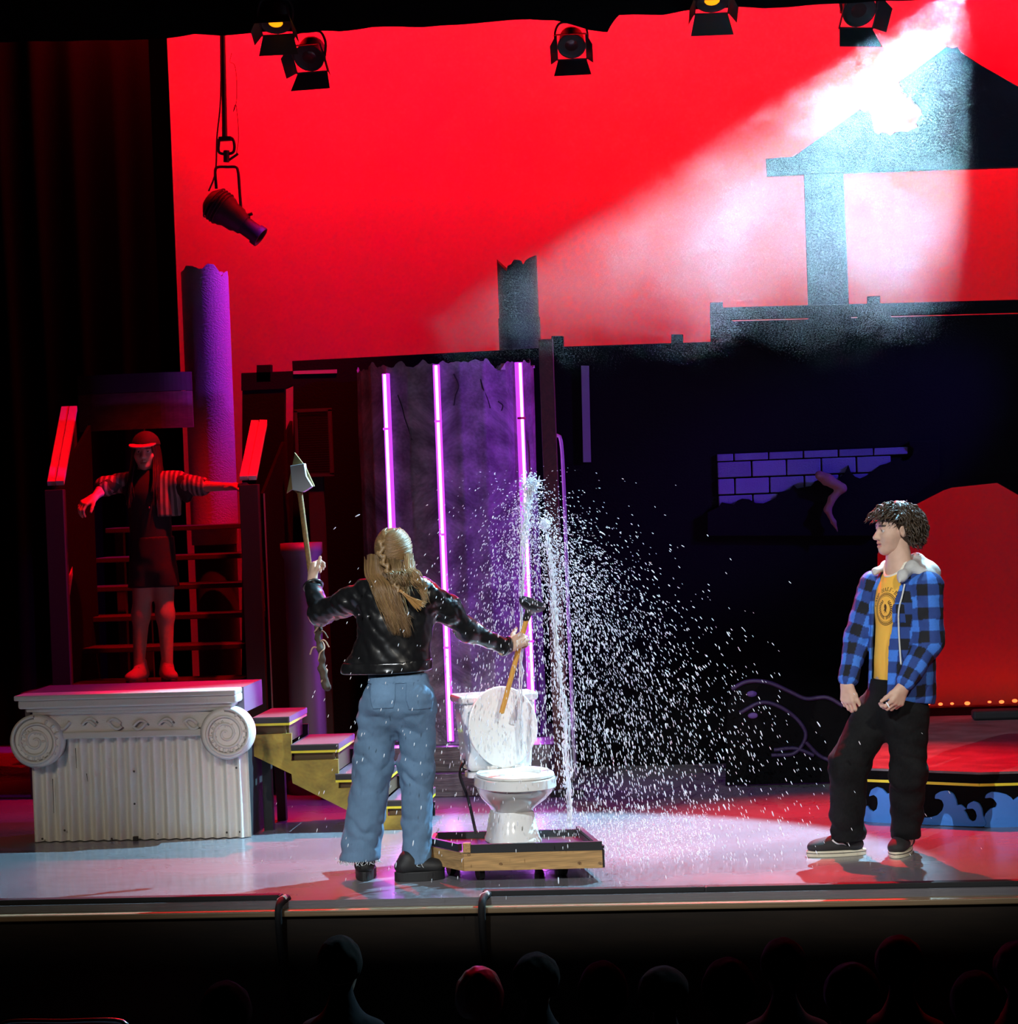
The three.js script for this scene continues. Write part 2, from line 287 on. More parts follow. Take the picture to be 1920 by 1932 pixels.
/* the moving light that throws the white beam */
{
  const dir = BEAM_TO.clone().sub(BEAM_AT).normalize(), t = thing('moving_light', 'bright white moving light at the top right corner', 'stage light', BEAM_AT.clone());
  const q = new THREE.Quaternion().setFromUnitVectors(V(0, -1, 0), dir), tf = (g) => g.applyQuaternion(q);
  mesh('housing', tf(new THREE.LatheGeometry([[0, 0.36], [0.07, 0.35], [0.11, 0.28], [0.12, 0.1], [0.105, 0.015], [0.1, 0.012], [0.095, 0.05], [0, 0.05]].map(([r, y]) => new THREE.Vector2(r, y)), 28)), mat.metal, t);
  mesh('lamp_lens', tf(cyl(0, 0.04, 0, 0.095, 0.095, 0.01, 28)), M({ color: 0xffffff, emissive: CYAN, emissiveIntensity: 9 }), t);
  mesh('yoke', [tube([V(-0.14, 0.1, 0), V(-0.15, 0.3, 0), V(0, 0.42, 0), V(0.15, 0.3, 0), V(0.14, 0.1, 0)], 0.02, 30, 6), bx(0, 0.52, 0, 0.26, 0.16, 0.22, 0.02)], mat.metal, t);
  mesh('hanger', stick(V(0, 0.6, 0), V(0, 2.7, 0), 0.015), mat.metal, t);
  { const e = V(BEAM_TO.x, 0, LIP + 0.35).sub(BEAM_AT).normalize(), n = V(0, 0, 1).addScaledVector(e, -e.z).normalize(), c = e.clone().multiplyScalar(0.13).addScaledVector(n, 0.07); mesh('shutter_blade', new THREE.BoxGeometry(0.3, 0.14, 0.003).applyMatrix4(new THREE.Matrix4().makeBasis(n.clone().cross(e), n, e)).translate(c.x, c.y, c.z), mat.metal, t); }
}
/* front lanterns in the auditorium */
FOH.forEach(([l, at, to], i) => {
  const dir = to.clone().sub(at).normalize(), t = thing('front_lantern', ['warm white front lantern on the right of the auditorium', 'cool white front lantern high over the auditorium middle', 'amber front lantern on the left of the auditorium'][i], 'stage light', at.clone().addScaledVector(dir, -0.09));
  const q = new THREE.Quaternion().setFromUnitVectors(V(0, -1, 0), dir);
  mesh('housing', new THREE.LatheGeometry([[0, 0.5], [0.09, 0.48], [0.1, 0.2], [0.08, 0.18], [0.08, 0.0], [0.07, 0.0], [0.07, 0.02], [0, 0.02]].map(([r, y]) => new THREE.Vector2(r, y)), 20).applyQuaternion(q), mat.metal, t);
  mesh('lamp_lens', cyl(0, 0.01, 0, 0.068, 0.068, 0.008, 20).applyQuaternion(q), M({ color: 0xffffff, emissive: l.color, emissiveIntensity: 6 }), t);
  /* shutter blades: the beam ends at the stage edge below and just over the heads above */
  const blade = (y, z, side) => { const e = V(to.x, y, z).sub(at).multiplyScalar(0.05).add(at).sub(t.position); return bx(e.x, e.y + side * 0.2, e.z, 0.7, 0.4, 0.004); };
  mesh('shutter_blade', blade(0, LIP + 0.12, -1), mat.metal, t);
  mesh('shutter_blade', blade(SHUTTER_TOP[i], -0.3, 1), mat.metal, t);
});
/* lamps out of view: in the right wing and over the stairs */
[[WING_A, V(-1.6, 1.5, -3.2), VIOLET, 'violet side lantern low in the right wing'], [WING_B, V(1.75, 2, -4), C(0.13, 0.05, 1), 'blue side lantern by the right end of the black wall'], [STAIR, V(-2.75, 1, -3.85), RED, 'red lantern hung above the left staircase'], [COLV, V(-3.15, 2.3, -5.25), VIOLET, 'violet lantern hung above the black wall by the thick column']].forEach(([at, to, col, label]) => {
  const dir = to.clone().sub(at).normalize(), t = thing('side_lantern', label, 'stage light', at.clone().addScaledVector(dir, -0.05)), q = new THREE.Quaternion().setFromUnitVectors(V(0, -1, 0), dir);
  mesh('housing', new THREE.LatheGeometry([[0, 0.3], [0.08, 0.28], [0.1, 0.2], [0.1, 0.0], [0.09, 0.0], [0.09, 0.02], [0, 0.02]].map(([r, y]) => new THREE.Vector2(r, y)), 20).applyQuaternion(q), mat.metal, t);
  mesh('lamp_lens', cyl(0, 0.01, 0, 0.088, 0.088, 0.008, 20).applyQuaternion(q), M({ color: 0xffffff, emissive: col, emissiveIntensity: 3 }), t);
  mesh('stand', at.y > 5 ? stick(V(0, 0.1, 0), V(0, 1.8, 0), 0.015) : stick(V(0, -0.1, 0), V(0, 0.05 - at.y, 0), 0.015), mat.metal, t);
});
/* profile spot on a drop pole, in front of the backdrop */
{
  const Z = -5.6, o = P(425, 262, Z), L = (x, y, z = 0) => P(x, y, Z).sub(o).add(V(0, 0, z)), t = thing('profile_spot', 'dark profile spotlight hanging on a long pole before the backdrop', 'stage light', o);
  mesh('pole', [stick(L(419, -30), L(424, 262), 0.017, 0.02), bx(0, 0.0, 0, 0.09, 0.03, 0.05)], mat.metal, t);
  mesh('cable', tube([L(416, -20, 0.02), L(417, 190, 0.02), L(411, 260, 0.03), L(408, 330, 0.04), L(396, 362, 0.04)], 0.006, 40, 6), mat.black, t);
  mesh('clamp', [tube([L(413, 262), L(438, 261), L(440, 287), L(414, 288), L(413, 262)].map((p) => p), 0.011, 40, 6), stick(L(427, 284), L(427, 306), 0.022), stick(L(432, 302), L(449, 290), 0.009)], mat.metal, t);
  mesh('yoke', tube([L(408, 356), L(407, 318), L(412, 315), L(428, 315), L(446, 316), L(449, 324), L(452, 360), L(455, 400)], 0.011, 60, 6), mat.metal, t);
  const a = L(392, 374), b = L(492, 448), dir = b.clone().sub(a).normalize(), len = b.distanceTo(a), q = new THREE.Quaternion().setFromUnitVectors(V(0, 1, 0), dir);
  mesh('body', new THREE.LatheGeometry([[0, 0], [0.07, 0.005], [0.115, 0.04], [0.128, 0.1], [0.122, 0.17], [0.105, 0.2], [0.1, 0.27], [0.085, 0.29], [0.082, 0.33], [0.075, 0.335]].map(([r, y]) => new THREE.Vector2(r * 0.95, y)), 26).applyQuaternion(q).translate(a.x, a.y, a.z), mat.metal, t);
  mesh('lens_tube', new THREE.LatheGeometry([[0.066, 0.33], [0.066, len - 0.05], [0.078, len - 0.045], [0.078, len], [0.06, len], [0.06, len - 0.03], [0, len - 0.03]].map(([r, y]) => new THREE.Vector2(r, y)), 24).applyQuaternion(q).translate(a.x, a.y, a.z), mat.metal, t);
  mesh('focus_knob', stick(L(462, 408), L(476, 403), 0.012), mat.metal, t);
  mesh('heat_fin', [0.06, 0.085, 0.11, 0.135].map((y) => new THREE.TorusGeometry(0.124, 0.006, 6, 26).rotateX(Math.PI / 2).translate(0, y, 0).applyQuaternion(q).translate(a.x, a.y, a.z)), mat.metal, t);
  mesh('safety_wire', tube([L(437, 100), L(434, 118), L(441, 120), L(446, 190), L(440, 212), L(444, 196), L(450, 258), L(446, 290)], 0.0025, 50, 5), mat.black, t);
}

/* ------------------------------------------------------------------ temple cut-out before the backdrop */
{
  const Z = -5.7, o = P(1780, 600, Z); o.y = 0;
  const t = thing('temple_cutout', 'dark painted temple front with broken pediment before the backdrop', 'scenery', o), m = M({ color: C(0.025, 0.02, 0.04), roughness: 0.85, bumpMap: rep(T.grain, 2, 2), bumpScale: 0.002 });
  const pix = [[1445, 300], [1497, 296], [1622, 207], [1630, 212], [1638, 209], [1643, 218], [1646, 236], [1649, 250], [1657, 254], [1663, 250], [1672, 252], [1680, 257], [1688, 250], [1700, 248], [1712, 249], [1722, 244], [1732, 240], [1729, 231], [1733, 222], [1740, 216], [1738, 205], [1732, 198], [1724, 192], [1720, 183], [1710, 184], [1712, 177], [1702, 172], [1704, 167], [1698, 160], [1697, 154], [1786, 88], [1796, 92], [1806, 89], [1812, 99], [1850, 124], [1920, 164], [2120, 279], [2170, 276], [2170, 305], [1518, 328], [1447, 331]];
  mesh('pediment', cut(pix, Z, 0.07, 0.004).translate(-o.x, 0, -o.z), m, t);
  for (const dx of [0, 470]) mesh('column', cut([[1517 + dx, 326], [1590 + dx, 324], [1608 + dx, 760], [1531 + dx, 762]], Z - 0.005, 0.06, 0.004).translate(-o.x, 0, -o.z), m, t);
  const a = P(1450, 760, Z), b = P(2170, 740, Z);
  mesh('support_frame', [bx((a.x + b.x) / 2 - o.x, a.y, -0.1, b.x - a.x, 0.09, 0.05), bx(P(1570, 760, Z).x - o.x, a.y / 2, -0.1, 0.09, a.y, 0.05), bx(P(2030, 760, Z).x - o.x, a.y / 2, -0.1, 0.09, a.y, 0.05)], mat.black, t);
}
/* round columns broken off at the top */
function brokenColumn(name, label, c, r, y0, top, color, flutes = 0) {
  const n = 96, rings = 14, pos = [], idx = [], rad = (a) => r * (1 - (flutes ? 0.035 * Math.abs(Math.sin((a * flutes) / 2)) : 0));
  for (let j = 0; j <= rings; j++) for (let i = 0; i < n; i++) { const a = (i / n) * 6.2831853, y = lerp(y0, top(a), j / rings); pos.push(rad(a) * Math.sin(a), y, rad(a) * Math.cos(a)); }
  for (let i = 0; i < n; i++) { const a = (i / n) * 6.2831853; pos.push(rad(a) * 0.6 * Math.sin(a), top(a) - 0.05 - 0.03 * N3(i * 0.6, 1, 2), rad(a) * 0.6 * Math.cos(a)); }
  pos.push(0, top(0) - 0.1, 0);
  for (let j = 0; j <= rings; j++) for (let i = 0; i < n; i++) { const k = (i + 1) % n, q = j * n; idx.push(q + i, q + k, q + n + k, q + i, q + n + k, q + n + i); }
  for (let i = 0; i < n; i++) idx.push((rings + 1) * n + i, (rings + 1) * n + ((i + 1) % n), pos.length / 3 - 1);
  let g = new THREE.BufferGeometry(); g.setAttribute('position', new THREE.Float32BufferAttribute(pos, 3)); g.setIndex(idx);
  g.setAttribute('uv', new THREE.Float32BufferAttribute(pos.flatMap((_, i) => (i % 3 ? [] : [Math.atan2(pos[i], pos[i + 2]) * r, pos[i + 1]])), 2));
  g = toCreasedNormals(g, 0.9);
  const t = thing(name, label, 'column', V(c.x, 0, c.z));
  mesh('shaft', g, M({ color, roughness: 0.7, bumpMap: rep(T.grain, 3, 3), bumpScale: 0.003 }), t);
  return t;
}
{
  const Z = -5.3, a = P(405, 990, Z), b = P(402, 510, Z), r = (P(444, 600, Z).x - P(357, 600, Z).x) / 2;
  const pro = [[-1, -0.012], [-0.75, 0.0], [-0.6, 0.03], [-0.25, 0.02], [0.0, 0.0], [0.15, 0.0], [0.35, 0.035], [0.6, 0.03], [0.75, -0.01], [0.85, -0.06], [0.92, -0.03], [1, -0.01]];
  const at = (q, u) => { let i = 0; while (i < q.length - 2 && q[i + 1][0] < u) i++; return lerp(q[i][1], q[i + 1][1], clamp((u - q[i][0]) / (q[i + 1][0] - q[i][0]))); };
  const t = brokenColumn('broken_column', 'thick round broken column behind the red lit stairs', a, r, 1.5, (q) => b.y + at(pro, Math.sin(q)) + (Math.cos(q) < 0 ? -0.03 : 0.0), C(0.34, 0.31, 0.34));
  mesh('base', [cyl(0, 0.75, 0, r * 0.9, r * 0.9, 1.5, 40)], mat.black, t);
  const Z2 = -4.5, c2 = P(979, 600, Z2), r2 = (P(1016, 560, Z2).x - P(941, 560, Z2).x) / 2, top2 = P(979, 490, Z2).y;
  const pro2 = [[-1, 0.01], [-0.8, -0.035], [-0.62, -0.06], [-0.5, -0.075], [-0.45, -0.09], [-0.4, -0.05], [-0.2, -0.04], [-0.05, -0.01], [0.2, -0.015], [0.32, -0.02], [0.4, -0.05], [0.5, -0.02], [0.7, 0.0], [1, 0.022]];
  const u = brokenColumn('broken_column', 'narrow dark broken column rising behind the purple lit column', c2, r2, 0.0, (q) => top2 + at(pro2, Math.sin(q)) - (Math.cos(q) < 0 ? 0.06 : 0), C(0.045, 0.035, 0.055));
  mesh('sleeve', [new THREE.CylinderGeometry(r2 * 1.05, r2 * 1.05, P(979, 600, Z2).y, 40, 1).translate(0, P(979, 600, Z2).y / 2, 0)], M({ color: C(0.04, 0.03, 0.05), roughness: 0.8 }), u);
}
/* ------------------------------------------------------------------ dark walls with the raised walk */
{
  const Z = -4.0;
  const wall = (name, label, pix, holes = []) => {
    const s = poly(pix.map(([x, y]) => { const p = P(x, y, Z); return [p.x, Math.max(0, p.y)]; }));
    for (const h of holes) s.holes.push(new THREE.Path(h.map(([x, y]) => { const p = P(x, y, Z); return new THREE.Vector2(p.x, p.y); })));
    const t = thing(name, label, 'scenery'); t.position.set(0, 0, 0);
    mesh('panel', slab(s, 0.06).translate(0, 0, Z - 0.06), mat.flat, t);
    return t;
  };
  const Fy = 1480; // floor line at this depth
  const w1 = wall('scenery_wall', 'black scenery wall behind the purple lit column', [[553, Fy + 15], [553, 727], [551, 681], [940, 661], [1062, 654], [1062, Fy]]);
  mesh('top_board', cut([[553, 700], [635, 697], [635, 704], [553, 706]], Z + 0.012, 0.05).translate(0, 0, 0), M({ color: C(0.2, 0.19, 0.2), roughness: 0.6 }), w1);
  const w0 = wall('scenery_wall', 'narrow black wall beside the red slit, right of the stairs', [[457, Fy + 18], [457, 719], [536, 716], [536, Fy + 16]]);
  mesh('top_beam', cut([[455, 704], [552, 700], [552, 726], [536, 733], [455, 737]], Z + 0.01, 0.09), mat.flat, w0);
  mesh('post', cut([[484, 689], [510, 688], [510, 720], [484, 721]], Z + 0.01, 0.07), mat.flat, w0);
  const w2 = wall('scenery_wall', 'black wall between the maroon plank and the brick patch', [[1062, Fy], [1062, 654], [1340, 645], [1340, Fy - 10]]);
  for (const [x, y, w, h] of [[1040, 634, 22, 30], [1266, 631, 22, 24]]) mesh('post', cut([[x, y], [x + w, y], [x + w, y + h], [x, y + h]], Z + 0.01, 0.07), mat.flat, w2);
  mesh('batten', cut([[1096, 690], [1110, 690], [1114, 872], [1100, 872]], Z + 0.03, 0.05), M({ color: C(0.15, 0.15, 0.2), roughness: 0.6 }), w2, { label: 'narrow pale batten' });
  const arch = [[1655, Fy - 22], [1655, 1045], [1672, 1010], [1690, 985], [1725, 953], [1780, 925], [1795, 920], [1882, 911], [1950, 950], [1985, 1000], [2000, 1045], [2000, Fy - 34]];
  const w3 = wall('scenery_wall', 'tall black wall with the arched opening behind the boy', [[1340, Fy - 10], [1340, 598], [1358, 598], [1384, 606], [1920, 592], [2160, 586], [2160, Fy - 42], [2000, Fy - 34], ...arch.slice().reverse().slice(1, -1), [1655, Fy - 22]]);
  mesh('handrail', cut([[1362, 581], [2160, 560], [2160, 582], [1362, 603]], Z + 0.0, 0.06, 0.003), mat.flat, w3);
  for (const [x, y, w, h] of [[1339, 571, 24, 40], [1636, 559, 24, 50], [1527, 590, 78, 20], [1618, 588, 62, 20], [1975, 552, 24, 50]]) mesh('post', cut([[x, y], [x + w, y - 1], [x + w, y + h], [x, y + h]], Z + 0.006, 0.075), mat.flat, w3);
  /* bricks where the plaster is gone */
  const o = P(1355, 966, Z), bw = 0.222, bh = 0.108, gap = 0.009, tones = [0.17, 0.2, 0.15, 0.18].map((v) => M({ color: C(v * 0.6, v * 0.6, v * 1.25), roughness: 0.85, bumpMap: rep(T.grain, 1, 1), bumpScale: 0.003 }));
  const shapes = [0, 1, 2].map((i) => { const g = new RoundedBoxGeometry(bw - gap, bh - gap, 0.03, 1, 0.006), p = g.attributes.position; for (let k = 0; k < p.count; k++) p.setXYZ(k, p.getX(k) + 0.004 * N3(p.getY(k) * 30, i * 7, 1), p.getY(k) + 0.004 * N3(p.getX(k) * 20, i * 5, 9), p.getZ(k)); return g; });
  const small = new RoundedBoxGeometry(bw / 2 - gap, bh - gap, 0.03, 1, 0.006);
  for (let r = 0; r < 4; r++) for (let i = 0; i < 7; i++) {
    const off = r % 2 ? bw / 2 : 0, x = o.x + off + (i + 0.5) * bw, y = o.y + (r + 0.5) * bh;
    if (r === 3) { mesh('brick', shapes[i % 3], tones[(i + r) % 4], w3).scale.y = 0.45; w3.children.at(-1).position.set(x, y - bh * 0.27, Z + 0.005 + rr(0, 0.006)); }
    else { mesh('brick', shapes[(i + r) % 3], tones[(i * 3 + r) % 4], w3); w3.children.at(-1).position.set(x, y, Z + 0.005 + rr(0, 0.006)); }
    if (off && i === 0) { const q = mesh('brick', small, tones[r % 4], w3); if (r === 3) q.scale.y = 0.45; q.position.set(o.x + bw / 4, r === 3 ? y - bh * 0.27 : y, Z + 0.008); }
    if (x + bw * 1.2 > P(1722, 845, Z).x) break;
  }
  mesh('plaster', cut([[1335, 968], [1356, 957], [1362, 949], [1372, 951], [1385, 953], [1392, 945], [1400, 942], [1412, 943], [1425, 950], [1440, 951], [1452, 946], [1465, 940], [1470, 930], [1490, 925], [1497, 917], [1503, 923], [1513, 921], [1530, 918], [1538, 909], [1545, 906], [1560, 914], [1585, 903], [1595, 892], [1600, 879], [1604, 892], [1612, 900], [1622, 904], [1636, 898], [1647, 890], [1660, 879], [1672, 876], [1683, 871], [1695, 868], [1703, 871], [1714, 868], [1722, 858], [1724, 846], [1716, 840], [1716, 834], [1770, 832], [1770, 900], [1655, 990], [1650, 1010], [1335, 1010]], Z + 0.045, 0.04, 0.004), mat.flat, w3, { label: 'black plaster with a ragged edge' });
}
/* a twisted root on the wall */
{
  const Z = -3.9, o = P(1565, 950, Z), L = (x, y, z = 0) => P(x, y, Z).sub(o).add(V(0, 0, z)), t = thing('dead_branch', 'bent reddish dead branch hanging over the broken plaster edge', 'branch', o);
  const f = join([cap(L(1546, 897), L(1560, 905), 0.03, 0.035), cap(L(1560, 905), L(1588, 921), 0.036, 0.03), cap(L(1588, 921), L(1570, 940), 0.025, 0.022), cap(L(1570, 940), L(1561, 962), 0.022, 0.024), cap(L(1561, 962), L(1572, 985), 0.02, 0.014), cap(L(1572, 985), L(1580, 1003), 0.014, 0.003)], 0.02);
  mesh('wood', skin((x, y, z) => f(x, y, z) + 0.004 * N3(x * 40, y * 25, z * 40), V(-0.15, -0.25, -0.06), V(0.15, 0.25, 0.06), 0.006), M({ color: C(0.16, 0.07, 0.05), roughness: 0.8 }), t);
}

/* ------------------------------------------------------------------ stairs at the left with the landing */
{
  const t = thing('staircase', 'dark open staircase with red lit sloping handrails', 'stairs'), wood = M({ color: C(0.05, 0.04, 0.04), roughness: 0.55, map: rep(T.wood, 2, 0.4) });
  const x0 = P(112, 1220, -3.9).x, x1 = P(470, 1216, -3.9).x, cx = (x0 + x1) / 2, w = x1 - x0;
  mesh('landing', bx(cx, 0.645, -3.5, w, 0.05, 0.9, 0.005), wood, t);
  const ys = [0.86, 1.05, 1.24, 1.43, 1.63];
  ys.forEach((y, i) => mesh('tread', bx(cx, y, -4.05 - i * 0.27, w - 0.06, 0.035, 0.3, 0.006), wood, t));
  for (const x of [x0 + 0.06, x1 - 0.08]) {
    mesh('landing_leg', bx(x, 0.31, -3.12, 0.06, 0.62, 0.06), wood, t);
    mesh('landing_leg', bx(x, 0.31, -3.88, 0.06, 0.62, 0.06), wood, t);
    mesh('top_post', bx(x, 0.8, -5.25, 0.06, 1.62, 0.06), wood, t);
  }
  const white = M({ color: C(0.6, 0.55, 0.52), roughness: 0.55 }), red = M({ color: C(0.34, 0.32, 0.32), roughness: 0.6 });
  for (const [k, xa, xb, b] of [[0, 105, 131, x0], [1, 468, 496, x1]]) {
    const a = P(xa, 912 - k * 10, -3.3), e = P(xb, 770 - k * 8, -4.25);
    for (const s of [-1, 1]) mesh('handrail_board', board(a.clone().add(V(s * 0.028, 0, 0)), e.clone().add(V(s * 0.028, 0, 0)), 0.05, 0.03), k ? white : red, t);
    mesh('newel_post', bx(a.x + (k ? 0.01 : 0), a.y / 2 - 0.02, -3.28, 0.12, a.y - 0.04, 0.06, 0.004), mat.black, t);
    mesh('far_post', bx(e.x, (e.y - 0.03) / 2, -4.25, 0.07, e.y - 0.04, 0.06, 0.004), mat.black, t);
    const c = P(k ? 497 : 120, 1158, -3.35), d = P(k ? 508 : 150, 952 - k * 0, -4.4);
    mesh('side_stringer', board(c, d, 0.035, 0.05), k ? white : red, t);
    /* side panel, edge on to the viewer */
    const px = a.x + (k ? 0.075 : -0.07);
    mesh('side_panel', slab([[3.3, 0], [4.3, 0], [4.3, e.y - 0.12], [3.3, a.y - 0.1]], 0.02).rotateY(Math.PI / 2).translate(px, 0, 0), mat.flat, t);
    mesh('panel_edge', bx(px + (k ? 0.022 : 0), (a.y - 0.1) / 2, -3.3, 0.008, a.y - 0.1, 0.01), k ? M({ color: C(0.2, 0.18, 0.2), roughness: 0.6 }) : mat.black, t);
  }
}
/* bent wooden band behind the stairs */
{
  const Z = -5.02, a = P(150, 815, Z), b = P(362, 740, Z), c = (a.x + b.x) / 2, t = thing('curved_panel', 'red lit bent plywood band behind the stair top', 'scenery', V(c, 0, Z));
  const half = (b.x - a.x) / 2, n = 28;
  const strip = (y0, y1, th) => { const pts = []; for (let i = 0; i <= n; i++) { const u = -1 + (2 * i) / n; pts.push([u * half, 0.1 * (1 - Math.pow(Math.abs(u), 3))]); } const back = pts.slice().reverse().map(([x, z]) => [x, z - th]); return slab([...pts.map(([x, z]) => [x, -z]), ...back.map(([x, z]) => [x, -z])], y1 - y0).rotateX(-Math.PI / 2).scale(1, 1, 1).translate(0, y0, 0); };
  mesh('band', strip(a.y, P(250, 742, Z).y, 0.02), M({ color: C(0.16, 0.1, 0.08), roughness: 0.45, map: rep(T.wood, 2, 1) }), t);
  mesh('upper_band', strip(P(250, 741, Z).y, P(250, 706, Z).y, 0.02), M({ color: C(0.03, 0.02, 0.02), roughness: 0.6 }), t);
  mesh('support', [bx(-0.1, a.y / 2 + 0.02, -0.46, 0.07, a.y + 0.04, 0.04), bx(-0.1, a.y + 0.06, -0.22, 0.05, 0.05, 0.5)], mat.black, t);
}
/* short dark pedestal column and a louvred panel between stairs and purple column */
{
  const p = P(562, 1025, -3.0), t = thing('short_column', 'short dark round pedestal with red lit top right of the stairs', 'column', V(p.x, 0, -3.1));
  mesh('shaft', new THREE.LatheGeometry([[0, 0], [0.15, 0], [0.15, 0.08], [0.115, 0.12], [0.11, p.y - 0.1], [0.13, p.y - 0.06], [0.13, p.y], [0, p.y]].map(([r, y]) => new THREE.Vector2(r, y)), 40), M({ color: C(0.09, 0.07, 0.09), roughness: 0.5 }), t);
  const q = P(588, 835, -3.7), v = thing('louvre_panel', 'black panel of fine louvres catching red light behind the spear head', 'panel', V(q.x, q.y, -3.78));
  mesh('frame', [bx(-0.11, 0, 0, 0.02, 0.42, 0.04), bx(0.11, 0, 0, 0.02, 0.42, 0.04), bx(0, 0.21, 0, 0.24, 0.02, 0.04), bx(0, -0.21, 0, 0.24, 0.02, 0.04)], mat.black, v);
  mesh('louvres', Array.from({ length: 26 }, (_, i) => bx(0, -0.195 + i * 0.0155, 0, 0.2, 0.003, 0.022).rotateX(0)), mat.blackGloss, v, { kind: 'stuff' });
  mesh('support', bx(0, -q.y / 2 - 0.1, -0.02, 0.1, q.y - 0.22, 0.03), mat.black, v);
}
/* ------------------------------------------------------------------ the big fluted column with the purple strips */
{
  const R = 0.555, cz = -3.5, cx = P(851, 1000, cz).x, y0 = 0.29, yt = P(850, 690, cz + R).y + 0.02;
  const t = thing('fluted_column', 'massive cracked fluted column carrying three purple light strips', 'column', V(cx, 0, cz));
  const n = 220, rings = 60, pos = [], idx = [], uv = [], FL = 22;
  const rad = (a, y) => R * (1 - 0.028 * Math.pow(Math.abs(Math.sin((a * FL) / 2)), 0.7)) + 0.006 * N3(Math.sin(a) * 4, y * 3, Math.cos(a) * 4);
  for (let j = 0; j <= rings; j++) for (let i = 0; i <= n; i++) { const a = (i / n) * 6.2831853, top = yt + 0.05 * N3(Math.sin(a) * 5, 3, Math.cos(a) * 5) + 0.03 * N3(Math.sin(a) * 14, 7, Math.cos(a) * 14), y = lerp(y0, top, j / rings), r = rad(a, y); pos.push(r * Math.sin(a), y, r * Math.cos(a)); uv.push(a * R, y); }
  for (let j = 0; j < rings; j++) for (let i = 0; i < n; i++) { const q = j * (n + 1) + i; idx.push(q, q + 1, q + n + 2, q, q + n + 2, q + n + 1); }
  const g = new THREE.BufferGeometry(); g.setAttribute('position', new THREE.Float32BufferAttribute(pos, 3)); g.setAttribute('uv', new THREE.Float32BufferAttribute(uv, 2)); g.setIndex(idx); g.computeVertexNormals();
  mesh('shaft', g, M({ color: C(0.3, 0.26, 0.3), roughness: 0.62, map: tex(512, (u, v) => { const k = 0.78 + 0.3 * fbmT(u, v, 6, 3) + 0.12 * tile(u, v, 50, 1); return [k]; }, true), bumpMap: rep(T.grain, 3, 3), bumpScale: 0.003 }), t);
  mesh('top_plate', cyl(0, yt - 0.06, 0, R * 0.96, R * 0.96, 0.02, 60), mat.black, t);
  const sur = (a, y, d = 0) => V((rad(a, y) + d) * Math.sin(a), y, (rad(a, y) + d) * Math.cos(a));
  const angle = (px) => Math.asin(clamp((P(px, 700, cz + R * 0.8).x - cx) / R, -1, 1));
  for (const pix of [[[748, 745], [757, 770], [762, 790], [768, 806], [775, 830]], [[860, 705], [868, 728], [862, 745], [858, 765]], [[908, 715], [912, 735], [920, 755], [924, 770]], [[938, 757], [945, 765], [943, 775]]]) mesh('crack', tube(pix.map(([x, y]) => { const a = angle(x); return sur(a, P(x, y, cz + R * Math.cos(a)).y, -0.001); }), 0.0045, 30, 5), mat.black, t);
  /* stepped base */
  const bx0 = cx - 0.72, bx1 = P(1050, 1480, -2.8).x, stone = M({ color: C(0.16, 0.13, 0.14), roughness: 0.5, map: T.scuff, bumpMap: T.grain, bumpScale: 0.002 });
  mesh('base', bx((bx0 + bx1) / 2 - cx, 0.07, -3.5 - cz + 0.03, bx1 - bx0 + 0.06, 0.14, 1.46, 0.006), stone, t);
  mesh('base', bx((bx0 + bx1) / 2 - cx, 0.215, -3.5 - cz, bx1 - bx0, 0.15, 1.34, 0.006), stone, t);
  /* light strips */
  const strips = [[731, 705, 'left purple light strip on the big fluted column'], [828, 688, 'middle purple light strip on the big fluted column'], [970, 684, 'right purple light strip on the big fluted column above the toilet']];
  const glow = M({ color: C(0.4, 0.2, 0.5), emissive: C(1.0, 0.7, 1.0), emissiveIntensity: 2.4 }), chan = M({ color: C(0.4, 0.15, 0.5), roughness: 0.5, emissive: C(0.75, 0.07, 1.35), emissiveIntensity: 1.0 });
  strips.forEach(([px, py, label], i) => {
    const a = angle(px), yb = y0 + 0.02, ye = P(px, py, cz + R * Math.cos(a)).y, h = ye - yb, s = thing('light_strip', label, 'light strip', V(cx + (R + 0.012) * Math.sin(a), yb, cz + (R + 0.012) * Math.cos(a)), a * 0.75, 'purple light strips on the column');
    mesh('channel', [bx(-0.014, h / 2, 0.0, 0.012, h, 0.03, 0.004), bx(0.014, h / 2, 0, 0.012, h, 0.03, 0.004), bx(0, h / 2, -0.008, 0.038, h, 0.014)], chan, s);
    mesh('light_tube', bx(0, h / 2, 0.012, 0.014, h - 0.01, 0.02, 0.005), glow, s);
    for (const y of [0.25, 0.55, 0.85]) mesh('clip', bx(0, h * y, 0.008, 0.042, 0.014, 0.034, 0.003), y === 0.85 && i === 2 ? M({ color: C(0.6, 0.04, 0.02), roughness: 0.5 }) : chan, s);
    const l = area('light_strip_glow', V(0, h / 2, 0.03).applyAxisAngle(V(0, 1, 0), a * 0.75).add(s.position), V(0, h / 2, 2).applyAxisAngle(V(0, 1, 0), a * 0.75).add(s.position), 0.022, h, C(0.6, 0.1, 1), 80);
  });
  /* broken bits at the top that catch the light */
  for (const [px, py, w] of [[945, 692, 0.03], [1004, 692, 0.014]]) { const a = angle(px); mesh('broken_edge', new THREE.TetrahedronGeometry(w, 0).scale(0.8, 1.1, 0.6).translate(...sur(a, P(px, py, cz + R * Math.cos(a)).y, 0.02).toArray()), M({ color: C(0.5, 0.45, 0.5) }), t); }
}
